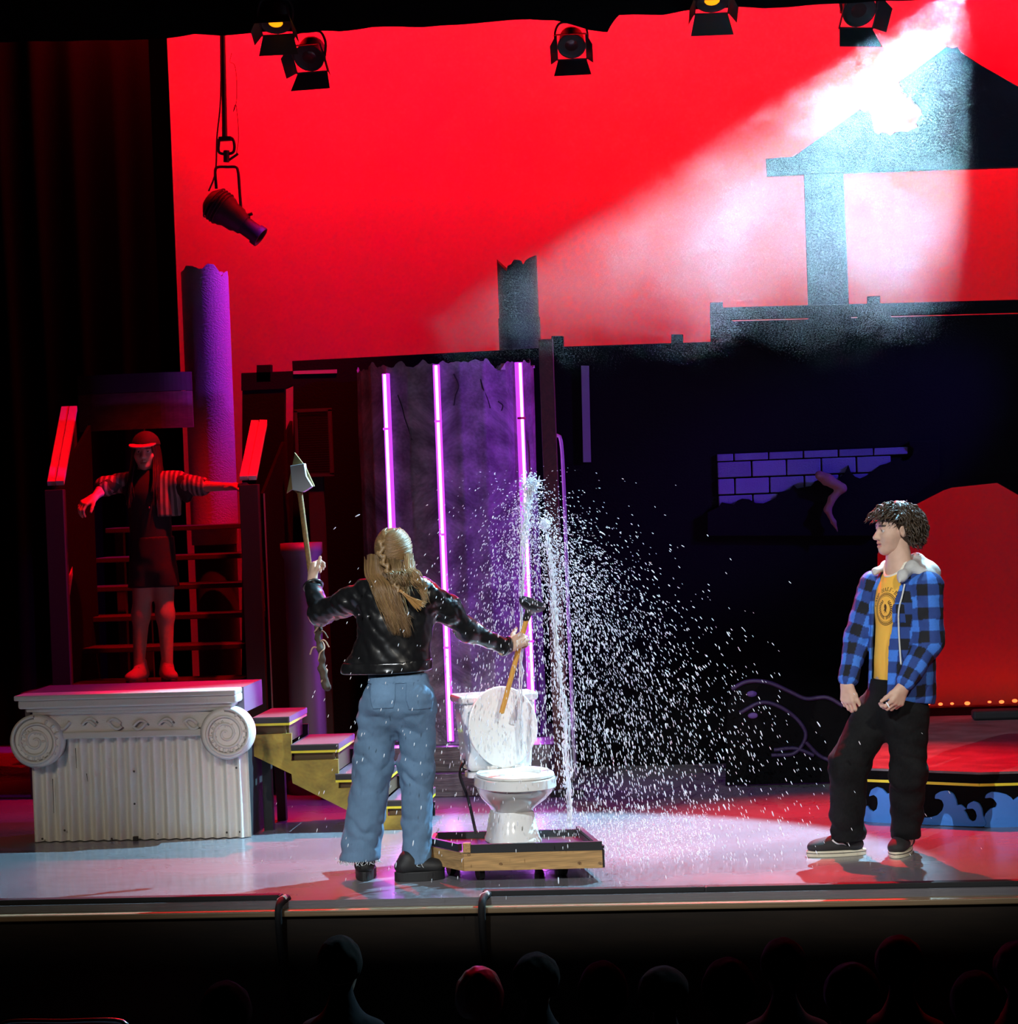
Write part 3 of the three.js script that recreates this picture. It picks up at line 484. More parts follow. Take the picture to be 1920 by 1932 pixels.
/* maroon plank, bent pipe */
{
  const Z = -2.68, a = P(1034, 640, Z), b = P(1062, 1500, Z), t = thing('upright_plank', 'tall dark maroon plank right of the purple column', 'plank', V(b.x, 0, Z));
  mesh('plank', bx(0, a.y / 2, 0, 0.085, a.y, 0.035, 0.004), M({ color: C(0.09, 0.022, 0.025), roughness: 0.6, map: rep(T.wood, 0.5, 3) }), t);
  mesh('foot', bx(0.03, 0.02, 0.04, 0.2, 0.04, 0.05, 0.004), mat.black, t);
  const Z2 = -3.3, o = P(1080, 1400, Z2), u = thing('bent_pipe', 'thin purple lit pipe bent over at the top', 'pipe', V(o.x, 0, Z2)), top = P(1072, 820, Z2).y;
  mesh('pipe', tube([V(0.006, 0, 0), V(0.004, top * 0.5, 0), V(0, top - 0.05, 0), V(-0.008, top - 0.01, 0), V(-0.03, top, 0), V(-0.06, top, 0)], 0.011, 80, 8), M({ color: C(0.3, 0.28, 0.32), roughness: 0.4 }), u);
  mesh('foot', cyl(0.006, 0.01, 0, 0.05, 0.06, 0.02), mat.metal, u);
}
/* ------------------------------------------------------------------ yellow stairs behind the plinth */
{
  const Z = -1.5, D = 0.5, t = thing('yellow_steps', 'small painted steps with yellow side and striped black treads', 'stairs');
  const yel = M({ color: C(0.5, 0.36, 0.045), roughness: 0.6, map: T.scuff, bumpMap: T.grain, bumpScale: 0.0015 }), stripe = M({ color: C(0.75, 0.66, 0.03), roughness: 0.5 }), tread = M({ color: C(0.1, 0.085, 0.09), roughness: 0.45 }), brown = M({ color: C(0.09, 0.055, 0.02), roughness: 0.7 });
  const X = [[476, 545], [548, 638], [632, 730], [727, 797]].map(([a, b], i) => { const y = [1353, 1404, 1459, 1509][i]; return [P(a, y, Z).x, P(b, y, Z).x, P((a + b) / 2, y, Z).y]; });
  X.forEach(([a, b, y], i) => {
    mesh('tread', bx((a + b) / 2, y - 0.003, Z - D / 2, b - a, 0.006, D), tread, t);
    mesh('tread_edge', bx((a + b) / 2, y - 0.02, Z - D / 2, b - a - 0.001, 0.028, D - 0.001, 0.002), M({ color: C(0.012, 0.012, 0.012), roughness: 0.5 }), t);
    mesh('tread_end', bx(b - 0.002, y - 0.017, Z - D / 2, 0.008, 0.03, D), tread, t);
    mesh('stripe', bx((a + b) / 2, y - 0.041, Z - D / 2 - 0.003, b - a, 0.014, D - 0.006), stripe, t);
    const nx = X[i + 1] ? X[i + 1][2] : 0;
    mesh('riser_panel', bx((a + b) / 2, (y + nx) / 2 - 0.025, Z - 0.045, b - a - 0.02, y - nx - 0.02, 0.012), brown, t);
    mesh('riser', bx(b - 0.03, (y + nx) / 2 - 0.02, Z - D / 2, 0.012, y - nx - 0.05, D - 0.04), brown, t);
  });
  const L = (x, y) => { const p = P(x, y, Z); return [p.x, p.y]; };
  const side = (z, m) => mesh('side_board', slab([[478, 1387], [549, 1384], [549, 1436], [637, 1433], [638, 1488], [730, 1485], [731, 1540], [797, 1537], [797, 1563], [727, 1567], [651, 1528], [551, 1478], [549, 1461], [478, 1427]].map(([x, y]) => L(x, y)), 0.02).translate(0, 0, z), m, t);
  side(Z - 0.03, yel); side(Z - D, mat.black);
  const fy = X[0][2];
  mesh('support_leg', bx(X[0][0] + 0.05, fy / 2 - 0.03, Z - D + 0.05, 0.05, fy - 0.06, 0.05), mat.black, t);
  mesh('support_leg', bx(X[0][0] + 0.05, fy / 2 - 0.03, Z - 0.1, 0.05, fy - 0.06, 0.05), mat.black, t);
}
/* ------------------------------------------------------------------ the plinth: fluted front under an ionic capital */
{
  const Z = -1.3, c = P(265, 1588, Z), t = thing('ionic_plinth', 'white ionic capital block with scrolls on a corrugated fluted front', 'plinth', V(c.x, 0, Z - 0.05), 0.0);
  const L = (x, y) => { const p = P(x, y, Z); return V(p.x - c.x, p.y, 0); };
  const white = mat.white, w0 = L(60, 1500).x, w1 = L(469, 1490).x, hTop = L(260, 1385).y + 0.03;
  /* corrugated sheet */
  const n = 360, per18 = 18, g = new THREE.PlaneGeometry(w1 - w0, hTop, n, 30), p = g.attributes.position;
  for (let i = 0; i < p.count; i++) { const x = p.getX(i), y = p.getY(i), u = (x / (w1 - w0) + 0.5) * per18; p.setZ(i, 0.016 * Math.sin(u * 6.2831853 + 0.25 * N3(y * 2, Math.floor(u), 1)) + 0.003 * N3(x * 8, y * 5, 2)); }
  g.translate((w0 + w1) / 2, hTop / 2 + 0.004, 0.03); g.computeVertexNormals();
  mesh('fluted_front', [g, g.clone().translate(0, 0, -0.006)], white, t);
  const screw = M({ color: C(0.05, 0.045, 0.04), roughness: 0.6 });
  for (const [x, y] of [[121, 1567], [445, 1449], [296, 1574], [427, 1571], [452, 1570], [253, 1517], [252, 1456], [210, 1583], [79, 1583]]) { const q = L(x, y); mesh('screw', new THREE.SphereGeometry(0.006, 8, 6).scale(1, 1, 0.5).translate(q.x, q.y, 0.042), screw, t); }
  for (const [x, y0, y1] of [[141, 1412, 1450], [98, 1470, 1535], [294, 1490, 1540], [162, 1460, 1475]]) { const a = L(x, y0), b = L(x + 2, y1); mesh('split', stick(V(a.x, a.y, 0.036), V(b.x, b.y, 0.036), 0.0022, 0.0012, 6), screw, t); }
  { const q = L(256, 1583); mesh('bracket', [bx(q.x, 0.012, 0.05, 0.028, 0.024, 0.02, 0.003)], mat.metal, t); }
  mesh('frame', [bx((w0 + w1) / 2, 0.3, -0.02, w1 - w0 - 0.02, 0.6, 0.03), bx(w0 + 0.03, 0.3, -0.2, 0.04, 0.6, 0.34), bx(w1 - 0.03, 0.3, -0.2, 0.04, 0.6, 0.34)], mat.black, t);
  /* capital */
  const bar = (x0, x1, ya, yb, zf, r, zb = -0.02) => { const a = L(x0, (ya + yb) / 2).x, b = L(x1, (ya + yb) / 2).x, y0 = L((x0 + x1) / 2, yb).y, y1 = L((x0 + x1) / 2, ya).y; return bx((a + b) / 2, (y0 + y1) / 2, (zf + zb) / 2, b - a, y1 - y0, zf - zb, r); };
  mesh('abacus', [bar(36, 452, 1304, 1314, 0.15, 0.008), bar(42, 453, 1313, 1330, 0.135, 0.014), bar(55, 444, 1329, 1337, 0.11, 0.008), bar(66, 436, 1336, 1343, 0.1, 0.006)], white, t);
  mesh('frieze', [bar(75, 432, 1340, 1388, 0.075, 0.006), bar(118, 392, 1377, 1390, 0.09, 0.008)], white, t);
  const top = L(245, 1304).y;
  mesh('top_deck', [bx((L(36, 1310).x + L(452, 1310).x) / 2 + 0.01, top - 0.07, -0.24, L(452, 1310).x - L(36, 1310).x, 0.14, 0.46)], M({ color: C(0.16, 0.14, 0.17), roughness: 0.5 }), t);
  for (const [x, y, r] of [[75, 1396, 0.146], [432, 1381, 0.142]]) {
    const q = L(x, y), s = x < 200 ? 1 : -1;
    const v = mesh('scroll', new THREE.LatheGeometry([[0, 0.11], [r * 0.25, 0.108], [r * 0.86, 0.104], [r, 0.095], [r * 1.0, 0.0], [0, 0]].map(([a, b]) => new THREE.Vector2(a, b)), 56).rotateX(Math.PI / 2).translate(q.x, q.y, 0.02), white, t);
    const pts = []; for (let i = 0; i <= 90; i++) { const k = i / 90, a = s * (k * 3.1 * 6.2831853) + 1.6; pts.push(V(q.x + Math.cos(a) * r * 0.94 * (1 - 0.93 * k), q.y + Math.sin(a) * r * 0.94 * (1 - 0.93 * k), 0.127)); }
    mesh('spiral', new THREE.TubeGeometry(new THREE.CatmullRomCurve3(pts), 260, 0.0085, 6), white, v);
    mesh('spiral_groove', new THREE.TubeGeometry(new THREE.CatmullRomCurve3(pts.slice(0, 80).map((p) => V(q.x + (p.x - q.x) * 0.9, q.y + (p.y - q.y) * 0.9, 0.124))), 220, 0.0035, 5), M({ color: C(0.32, 0.3, 0.28), roughness: 0.8 }), v);
    mesh('cushion_bumps', Array.from({ length: 26 }, (_, i) => { const a = i * 2.399, k = r * (0.3 + 0.6 * ((i * 0.37) % 1)); return new THREE.SphereGeometry(0.01, 6, 5).scale(1.5, 0.8, 0.5).rotateZ(a).translate(q.x + Math.cos(a) * k, q.y + Math.sin(a) * k, 0.126); }), white, v, { kind: 'stuff' });
  }
  /* carved leaves along the frieze */
  const dark = M({ color: C(0.2, 0.19, 0.18), roughness: 0.8 });
  const leaf = (x, y, sx, bend, len) => { const q = L(x, y), pts = []; for (let i = 0; i <= 6; i++) { const k = i / 6; pts.push(V(q.x + sx * len * k, q.y + bend * Math.sin(k * 2.6) - 0.01 * k, 0.083)); } return pts; };
  for (let i = 0; i < 11; i++) {
    const x = 135 + i * 24, s = i % 2 ? 1 : -1, pts = leaf(x, 1360 + (i % 3) * 4, s, 0.034 * (i % 3 ? 1 : -1), 0.075);
    mesh('carved_leaf', new THREE.TubeGeometry(new THREE.CatmullRomCurve3(pts), 20, 0.009, 6), white, t);
    if (i % 2) mesh('carved_groove', new THREE.TubeGeometry(new THREE.CatmullRomCurve3(pts.map((p, k) => V(p.x + 0.01, p.y - 0.008, 0.077))), 16, 0.0045, 5), dark, t);
  }
}
/* ------------------------------------------------------------------ wave dais at the right */
{
  const A = V(1.66, 0, -1.43), B = V(2.27, 0, -1.13), Cc = V(3.6, 0, -1.16), H = P(1850, 1457, -1.13).y, t = thing('wave_dais', 'low black dais edged with blue wave cut-outs and a yellow line', 'platform');
  const out = [[A.x, A.z], [B.x, B.z], [Cc.x, Cc.z], [4.3, -2], [4.3, -3.85], [1.74, -3.85]];
  mesh('body', slab(out.map(([x, z]) => [x, -z]), H - 0.012).rotateX(-Math.PI / 2), mat.flat, t);
  mesh('deck', slab(out.map(([x, z]) => [x, -z]), 0.012).rotateX(-Math.PI / 2).translate(0, H - 0.012, 0), M({ color: C(0.2, 0.18, 0.19), roughness: 0.5, map: T.scuff }), t);
  const blue = M({ color: C(0.04, 0.2, 0.62), roughness: 0.6, bumpMap: T.grain, bumpScale: 0.002 }), yel = M({ color: C(0.72, 0.66, 0.03), roughness: 0.5 });
  const faceOn = (a, b) => { const d = b.clone().sub(a).normalize(), n = V(d.z, 0, -d.x).multiplyScalar(-1); return { d, n, hit: (px, py) => { const r = ray(px, py), k = a.clone().sub(camera.position).dot(n) / r.dot(n), p = camera.position.clone().addScaledVector(r, k); return [p.clone().sub(a).dot(d), Math.max(0.004, p.y)]; } }; };
  const put = (f, a, g, off) => g.applyMatrix4(new THREE.Matrix4().makeBasis(f.d, V(0, 1, 0), f.n)).translate(a.x + f.n.x * off, 0, a.z + f.n.z * off);
  const cr = (l) => l.map(([x, y]) => [1480 + x * 0.22917, 1250 + y * 0.22917]);
  const f1 = faceOn(A, B), f2 = faceOn(B, Cc);
  const smoothShape = (l) => { const s = new THREE.Shape(); const c = new THREE.CatmullRomCurve3(l.map(([x, y]) => V(x, y, 0)), true, 'catmullrom', 0.25); c.getPoints(l.length * 5).forEach((p, i) => (i ? s.lineTo(p.x, p.y) : s.moveTo(p.x, p.y))); return s; };
  const wave = (f, a, l) => mesh('wave', put(f, a, slab(smoothShape(cr(l).map(([x, y]) => f.hit(x, y))), 0.012, 0.0015), 0.001), blue, t, { label: 'blue wave cut-out' });
  wave(f1, A, [[655, 1310], [683, 1180], [705, 1207], [735, 1225], [765, 1205], [775, 1160], [770, 1112], [742, 1086], [705, 1096], [722, 1048], [765, 1025], [810, 1040], [850, 1080], [880, 1072], [930, 1095], [990, 1160], [1010, 1240], [1012, 1328]]);
  wave(f1, A, [[1016, 1330], [1018, 1272], [1130, 1276], [1200, 1275], [1265, 1255], [1305, 1215], [1318, 1170], [1302, 1132], [1275, 1118], [1246, 1115], [1252, 1085], [1290, 1062], [1345, 1055], [1390, 1080], [1415, 1130], [1424, 1172], [1455, 1170], [1494, 1203], [1480, 1212], [1500, 1245], [1520, 1288], [1550, 1307], [1580, 1295], [1590, 1260], [1580, 1222], [1555, 1198], [1510, 1199], [1518, 1165], [1560, 1142], [1602, 1160], [1625, 1200], [1634, 1260], [1638, 1345]]);
  wave(f2, B, [[1646, 1355], [1650, 1250], [1690, 1205], [1735, 1190], [1745, 1160], [1720, 1122], [1690, 1108], [1650, 1112], [1662, 1085], [1700, 1065], [1760, 1070], [1820, 1085], [1860, 1110], [1880, 1132], [1920, 1105], [1965, 1100], [2010, 1130], [2050, 1200], [2080, 1352]]);
  wave(f2, B, [[2090, 1350], [2095, 1280], [2160, 1270], [2220, 1210], [2200, 1140], [2150, 1120], [2190, 1060], [2260, 1060], [2320, 1140], [2360, 1220], [2420, 1348]]);
  for (const [f, a, b] of [[f1, A, B], [f2, B, Cc]]) { const l = a.distanceTo(b), y = P(1850, 1481, -1.13).y; mesh('stripe', put(f, a, bx(l / 2, y, 0.002, l, 0.014, 0.004), 0.001), yel, t); }
  mesh('stage_weight', new RoundedBoxGeometry(0.3, 0.06, 0.14, 2, 0.02).translate(P(1880, 1370, -3.6).x, H + 0.03, -3.6), mat.black, t);
}
/* dim painted sea creature cut-out between the spray and the dais */
{
  const Z = -2.9, o = P(1480, 1400, Z), t = thing('serpent_cutout', 'dim purple edged coiling serpent cut-out left of the dais', 'scenery', V(o.x, 0, Z)), L = (x, y) => P(x, y, Z).sub(V(o.x, 0, Z));
  const body = mat.flat, rim = M({ color: C(0.025, 0.01, 0.06), roughness: 0.6 });
  const outl = [[1368, 1482], [1372, 1330], [1390, 1290], [1420, 1283], [1450, 1288], [1480, 1300], [1510, 1318], [1540, 1312], [1575, 1322], [1600, 1345], [1600, 1470], [1560, 1476]].map(([x, y]) => L(x, y));
  mesh('panel', slab(outl.map((p) => [p.x, Math.max(0.005, p.y)]), 0.03).translate(0, 0, -0.03), body, t);
  for (const l of [[[1380, 1300], [1410, 1286], [1450, 1288], [1490, 1305], [1520, 1318], [1560, 1316], [1590, 1332]], [[1395, 1345], [1440, 1325], [1490, 1345], [1520, 1385], [1500, 1420], [1455, 1425]], [[1520, 1400], [1545, 1425], [1575, 1440], [1590, 1455]], [[1460, 1415], [1500, 1412], [1535, 1425]]]) mesh('coil', new THREE.TubeGeometry(new THREE.CatmullRomCurve3(l.map(([x, y]) => L(x, y).setZ(0.005))), 40, 0.013, 7), rim, t);
  for (const [x, y] of [[1418, 1309], [1420, 1350]]) mesh('spot', new THREE.SphereGeometry(0.026, 12, 8).scale(1.2, 0.7, 0.3).translate(...L(x, y).setZ(0.004).toArray()), M({ color: C(0.08, 0.035, 0.2) }), t);
  mesh('brace', board(V(0, 0.02, -0.4), V(0, 0.5, -0.03), 0.05, 0.03), mat.black, t);
}
/* ------------------------------------------------------------------ dolly and toilet */
{
  const c = V(0.0, 0, -0.16), t = thing('wheeled_dolly', 'low wooden dolly on black casters under the toilet', 'dolly', c), lo = 0.062, hi = 0.19;
  const pine = M({ color: C(0.62, 0.4, 0.18), map: rep(T.wood, 0.9, 0.25), roughness: 0.55 }), pineB = M({ color: C(0.6, 0.4, 0.2), map: rep(T.wood, 0.6, 0.2), roughness: 0.6 }), blk = M({ color: C(0.016, 0.016, 0.018), roughness: 0.45 });
  const fl = G(876, 1643, lo).sub(c), fr = G(1137, 1637, lo).sub(c), bl = fl.clone().add(V(-0.2, 0, -0.24)), br = fr.clone().add(V(-0.16, 0, -0.62)), bl2 = V(bl.x - 0.02, 0, br.z); fl.y = fr.y = bl.y = br.y = bl2.y = 0;
  const up = (v, y) => V(v.x, y, v.z), plank = (a, b, y0, y1, th) => board(up(a, (y0 + y1) / 2), up(b, (y0 + y1) / 2), th, y1 - y0);
  mesh('deck', slab([fl, fr, br, bl2, bl].map((v) => [v.x, -v.z]), 0.018).rotateX(-Math.PI / 2).translate(0, 0.1, 0), M({ color: C(0.03, 0.025, 0.02), roughness: 0.4 }), t);
  mesh('plank', plank(fl, fr, lo, lo + 0.085, 0.02), pine, t, { label: 'knotty pine front plank' });
  mesh('plank', plank(fl, bl, lo, lo + 0.085, 0.02), pineB, t);
  mesh('plank', plank(fr, br, lo, lo + 0.085, 0.02), blk, t);
  mesh('plank', plank(bl2, br, lo, lo + 0.085, 0.02), blk, t);
  mesh('plank', plank(bl, bl2, lo, lo + 0.085, 0.02), pineB, t);
  mesh('rim_board', plank(up(fl, 0).add(V(0.035, 0, 0)), fr, lo + 0.09, hi - 0.004, 0.022), blk, t);
  mesh('rim_board', plank(up(fl, 0).add(V(-0.02, 0, -0.022)), bl, lo + 0.09, hi - 0.004, 0.022), blk, t);
  mesh('rim_board', plank(bl2, br, lo + 0.07, 0.15, 0.022), blk, t);
  mesh('rim_board', plank(fr, br, lo + 0.09, 0.165, 0.022), blk, t);
  mesh('corner_block', bx(fl.x + 0.016, (lo + hi) / 2 + 0.045, fl.z - 0.001, 0.036, 0.045, 0.03, 0.002), pine, t);
  mesh('gasket', plank(fl, fr, lo + 0.084, lo + 0.091, 0.024), mat.black, t);
  const knot = M({ color: C(0.2, 0.1, 0.04), roughness: 0.6 });
  for (const [x, y] of [[945, 1629], [1093, 1627], [885, 1612], [1132, 1627]]) { const q = P(x, y, fl.z + c.z).sub(c); mesh('knot', new THREE.TorusGeometry(0.0045, 0.0018, 6, 14).scale(1.3, 0.9, 0.6).translate(q.x, q.y, fl.z + 0.0105), knot, t); }
  const caster = (x, z) => {
    const w = mesh('caster', new THREE.CylinderGeometry(0.032, 0.032, 0.026, 24).rotateZ(Math.PI / 2).rotateY(0.5).translate(x, 0.032, z), mat.blackGloss, t);
    mesh('fork', [bx(x, 0.075, z, 0.05, 0.03, 0.05, 0.004)], mat.metal, w);
  };
  const q = (px, py) => G(px, py).sub(c);
  caster(q(905, 1661).x, q(905, 1661).z - 0.02); caster(q(1061, 1652).x, q(1061, 1652).z - 0.02); caster(bl.x + 0.1, bl.z - 0.02); caster(bl2.x + 0.1, br.z + 0.08); caster(br.x - 0.1, br.z + 0.08); caster(q(1008, 1656).x, 0.02);
}
{
  const base = 0.119, c = G(972, 1588, base), yaw = 0.38, t = thing('toilet', 'white porcelain toilet with raised lid spouting water on the dolly', 'toilet', V(c.x, base, c.z), yaw);
  const por = PH({ color: C(0.8, 0.8, 0.79), roughness: 0.16, clearcoat: 0.6, clearcoatRoughness: 0.08 }), plas = PH({ color: C(0.8, 0.79, 0.75), roughness: 0.3 });
  /* local: +z is the front of the bowl; loft of rounded sections */
  const loft = (sec, m, name, parent) => {
    const n = 56, pos = [], idx = [], uv = [];
    sec.forEach(([y, cz, w, f, b, e = 2.2], j) => { for (let i = 0; i < n; i++) { const a = (i / n) * 6.2831853, s = Math.sin(a), k = Math.cos(a), q = Math.pow(Math.abs(s), 2 / e) * Math.sign(s), r = Math.pow(Math.abs(k), 2 / e) * Math.sign(k); pos.push(q * w, y, cz + (r > 0 ? r * f : r * b)); uv.push(i / n, j / sec.length); } });
    for (let j = 0; j < sec.length - 1; j++) for (let i = 0; i < n; i++) { const k = (i + 1) % n; idx.push(j * n + i, j * n + k, (j + 1) * n + k, j * n + i, (j + 1) * n + k, (j + 1) * n + i); }
    const end = (j, flip) => { const [y, cz] = sec[j]; pos.push(0, y, cz); uv.push(0.5, 0.5); const o = pos.length / 3 - 1; for (let i = 0; i < n; i++) { const k = (i + 1) % n; flip ? idx.push(o, j * n + k, j * n + i) : idx.push(o, j * n + i, j * n + k); } };
    end(0, true); end(sec.length - 1, false);
    let g = new THREE.BufferGeometry(); g.setAttribute('position', new THREE.Float32BufferAttribute(pos, 3)); g.setAttribute('uv', new THREE.Float32BufferAttribute(uv, 2)); g.setIndex(idx);
    return mesh(name, toCreasedNormals(g, 0.7), m, parent);
  };
  const S = 0.87;
  loft([[0, -0.03, 0.125, 0.16, 0.2, 3], [0.015, -0.03, 0.125, 0.16, 0.2, 3], [0.03, -0.03, 0.118, 0.15, 0.19, 3], [0.1, -0.03, 0.106, 0.13, 0.18, 3], [0.165, -0.03, 0.098, 0.12, 0.17, 2.6], [0.175, -0.03, 0.094, 0.11, 0.17, 2.5], [0.2, -0.02, 0.11, 0.13, 0.18, 2.3], [0.245, 0.0, 0.15, 0.2, 0.2, 2.2], [0.29, 0.02, 0.174, 0.245, 0.22, 2.2], [0.325, 0.03, 0.182, 0.26, 0.24, 2.2]].map(([y, ...r]) => [y * S, ...r]), por, 'pedestal', t);
  loft([[0.322, 0.03, 0.186, 0.268, 0.25, 2.3], [0.326, 0.03, 0.19, 0.272, 0.255, 2.3], [0.372, 0.03, 0.187, 0.268, 0.255, 2.3], [0.378, 0.03, 0.18, 0.26, 0.25, 2.3], [0.378, 0.04, 0.135, 0.2, 0.15, 2.1], [0.34, 0.04, 0.12, 0.18, 0.13, 2], [0.28, 0.03, 0.07, 0.1, 0.08, 2]].map(([y, ...r]) => [y * S, ...r]), por, 'bowl_rim', t);
  loft([[0.38, 0.03, 0.176, 0.258, 0.2, 2.2], [0.384, 0.03, 0.182, 0.264, 0.205, 2.2], [0.396, 0.03, 0.181, 0.262, 0.205, 2.2], [0.401, 0.03, 0.174, 0.255, 0.2, 2.2], [0.4, 0.04, 0.122, 0.18, 0.135, 2], [0.381, 0.04, 0.118, 0.176, 0.13, 2]].map(([y, ...r]) => [y * S, ...r]), plas, 'seat', t);
  loft([[0.3, -0.23, 0.17, 0.05, 0.12, 4], [0.325, -0.23, 0.17, 0.05, 0.12, 4]], por, 'rear_shelf', t);
  /* tank and its lid */
  const tank = mesh('tank', skin((x, y, z) => { const k = (y - 0.33) / 0.34, w = lerp(0.165, 0.192, k); return rbox(V(0, 0.498, -0.3), w, 0.172, 0.085, 0.03)(x, y, z); }, V(-0.22, 0.3, -0.41), V(0.22, 0.69, -0.19), 0.008), por, t);
  mesh('tank_lid', new RoundedBoxGeometry(0.41, 0.042, 0.2, 5, 0.016).translate(0, 0.686, -0.3), por, t);
  mesh('flush_lever', [stick(V(-0.15, 0.62, -0.216), V(-0.15, 0.62, -0.2), 0.011), stick(V(-0.15, 0.62, -0.2), V(-0.09, 0.612, -0.198), 0.006)], mat.chrome, tank);
  /* raised lid: an egg-shaped board leaning on the tank */
  const lid = [], N = 60; for (let i = 0; i < N; i++) { const a = (i / N) * 6.2831853, y = Math.cos(a), x = Math.sin(a), w = 0.172 * (y < 0 ? 1 - 0.17 * y * y : 1); lid.push([x * w, 0.195 + y * 0.197]); }
  mesh('lid', slab(lid, 0.012, 0.006).rotateX(-0.12).translate(0, 0.352, -0.135), plas, t);
  for (const x of [-0.07, 0.07]) mesh('hinge', new THREE.CylinderGeometry(0.012, 0.012, 0.05, 14).rotateZ(Math.PI / 2).translate(x, 0.352, -0.13), plas, t);
  mesh('supply_hose', tube([V(-0.15, 0.4, -0.3), V(-0.2, 0.32, -0.26), V(-0.17, 0.2, -0.24), V(-0.14, 0.02, -0.22)], 0.008, 30, 8), mat.black, t);
}

/* ------------------------------------------------------------------ people: shared pieces */
const basis = (f, up = V(0, 1, 0)) => { const z = f.clone().normalize(), x = up.clone().cross(z).normalize(); return { x, y: z.clone().cross(x), z }; };
/* distance field of a head; c: between the eyes and ears, b: its axes (z where it looks), k: size */
function headField(c, b, k = 1) {
  const v = (x, y, z) => V(x, y, z).multiplyScalar(k), o = V();
  const big = join([ell(v(0, 0.03, -0.015), 0.074 * k, 0.09 * k, 0.094 * k), ell(v(0, -0.03, 0.022), 0.06 * k, 0.085 * k, 0.064 * k), ell(v(0, -0.078, 0.03), 0.046 * k, 0.036 * k, 0.052 * k), ell(v(0, -0.101, 0.066), 0.02 * k, 0.016 * k, 0.018 * k), ell(v(0.034, -0.032, 0.05), 0.03 * k, 0.03 * k, 0.03 * k), ell(v(-0.034, -0.032, 0.05), 0.03 * k, 0.03 * k, 0.03 * k)], 0.03 * k);
  const brow = cap(v(-0.034, 0.02, 0.072), v(0.034, 0.02, 0.072), 0.012 * k, 0.012 * k), nose = join([cap(v(0, 0.002, 0.082), v(0, -0.034, 0.104), 0.008 * k, 0.0125 * k), ell(v(0.011, -0.038, 0.094), 0.009 * k, 0.008 * k, 0.011 * k), ell(v(-0.011, -0.038, 0.094), 0.009 * k, 0.008 * k, 0.011 * k)], 0.01 * k);
  const lips = join([cap(v(-0.02, -0.064, 0.08), v(0, -0.0605, 0.0895), 0.005 * k, 0.0075 * k), cap(v(0.02, -0.064, 0.08), v(0, -0.0605, 0.0895), 0.005 * k, 0.0075 * k), cap(v(-0.016, -0.077, 0.079), v(0, -0.079, 0.087), 0.006 * k, 0.0085 * k), cap(v(0.016, -0.077, 0.079), v(0, -0.079, 0.087), 0.006 * k, 0.0085 * k)], 0.005 * k);
  const gap = cap(v(-0.017, -0.0695, 0.088), v(0.017, -0.0695, 0.088), 0.004 * k, 0.004 * k);
  const sock = [1, -1].map((s) => ell(v(s * 0.032, -0.001, 0.09), 0.019 * k, 0.012 * k, 0.016 * k)), eye = [1, -1].map((s) => ell(v(s * 0.031, -0.001, 0.07), 0.0125 * k, 0.0125 * k, 0.0125 * k)), lid = [1, -1].map((s) => ell(v(s * 0.031, 0.007, 0.071), 0.0145 * k, 0.008 * k, 0.0135 * k));
  const ears = [1, -1].map((s) => ell(v(s * 0.077, -0.008, -0.01), 0.011 * k, 0.031 * k, 0.019 * k)), earIn = [1, -1].map((s) => ell(v(s * 0.088, -0.004, -0.006), 0.008 * k, 0.018 * k, 0.01 * k));
  const f = (x, y, z) => {
    let d = smin(big(x, y, z), brow(x, y, z), 0.018 * k);
    d = smin(d, nose(x, y, z), 0.012 * k); d = smax(d, -Math.min(sock[0](x, y, z), sock[1](x, y, z)), 0.012 * k);
    d = smin(d, lips(x, y, z), 0.006 * k); d = smax(d, -gap(x, y, z), 0.003 * k);
    d = Math.min(d, eye[0](x, y, z), eye[1](x, y, z)); d = smin(d, Math.min(lid[0](x, y, z), lid[1](x, y, z)), 0.004 * k);
    return smin(d, smax(Math.min(ears[0](x, y, z), ears[1](x, y, z)), -Math.min(earIn[0](x, y, z), earIn[1](x, y, z)), 0.006 * k), 0.008 * k);
  };
  const loc = (x, y, z) => { const a = x - c.x, q = y - c.y, w = z - c.z; return [a * b.x.x + q * b.x.y + w * b.x.z, a * b.y.x + q * b.y.y + w * b.y.z, a * b.z.x + q * b.z.y + w * b.z.z]; };
  return { f: (x, y, z) => f(...loc(x, y, z)), loc, lips, eye, k };
}
const headColor = (h, skinC) => (x, y, z) => {
  const [a, b, c] = h.loc(x, y, z), k = h.k;
  if (Math.min(h.eye[0](a, b, c), h.eye[1](a, b, c)) < 0.0012 && b < 0.006 * k && c > 0.07 * k) { const s = a > 0 ? 1 : -1; return Math.hypot(a - s * 0.031 * k, b + 0.001) < 0.006 * k ? [0.03, 0.02, 0.015] : [0.6, 0.57, 0.55]; }
  if (h.lips(a, b, c) < 0.0022) return [skinC[0] * 0.86, skinC[1] * 0.62, skinC[2] * 0.6];
  if (Math.abs(b - 0.021 * k) < 0.0045 * k && Math.abs(a) > 0.012 * k && Math.abs(a) < 0.05 * k && c > 0.05 * k) return [0.06, 0.04, 0.03];
  const n = 1 + 0.06 * N3(a * 60, b * 60, c * 60);
  return skinC.map((q) => q * n);
};
const SKIN = [0.62, 0.4, 0.29];
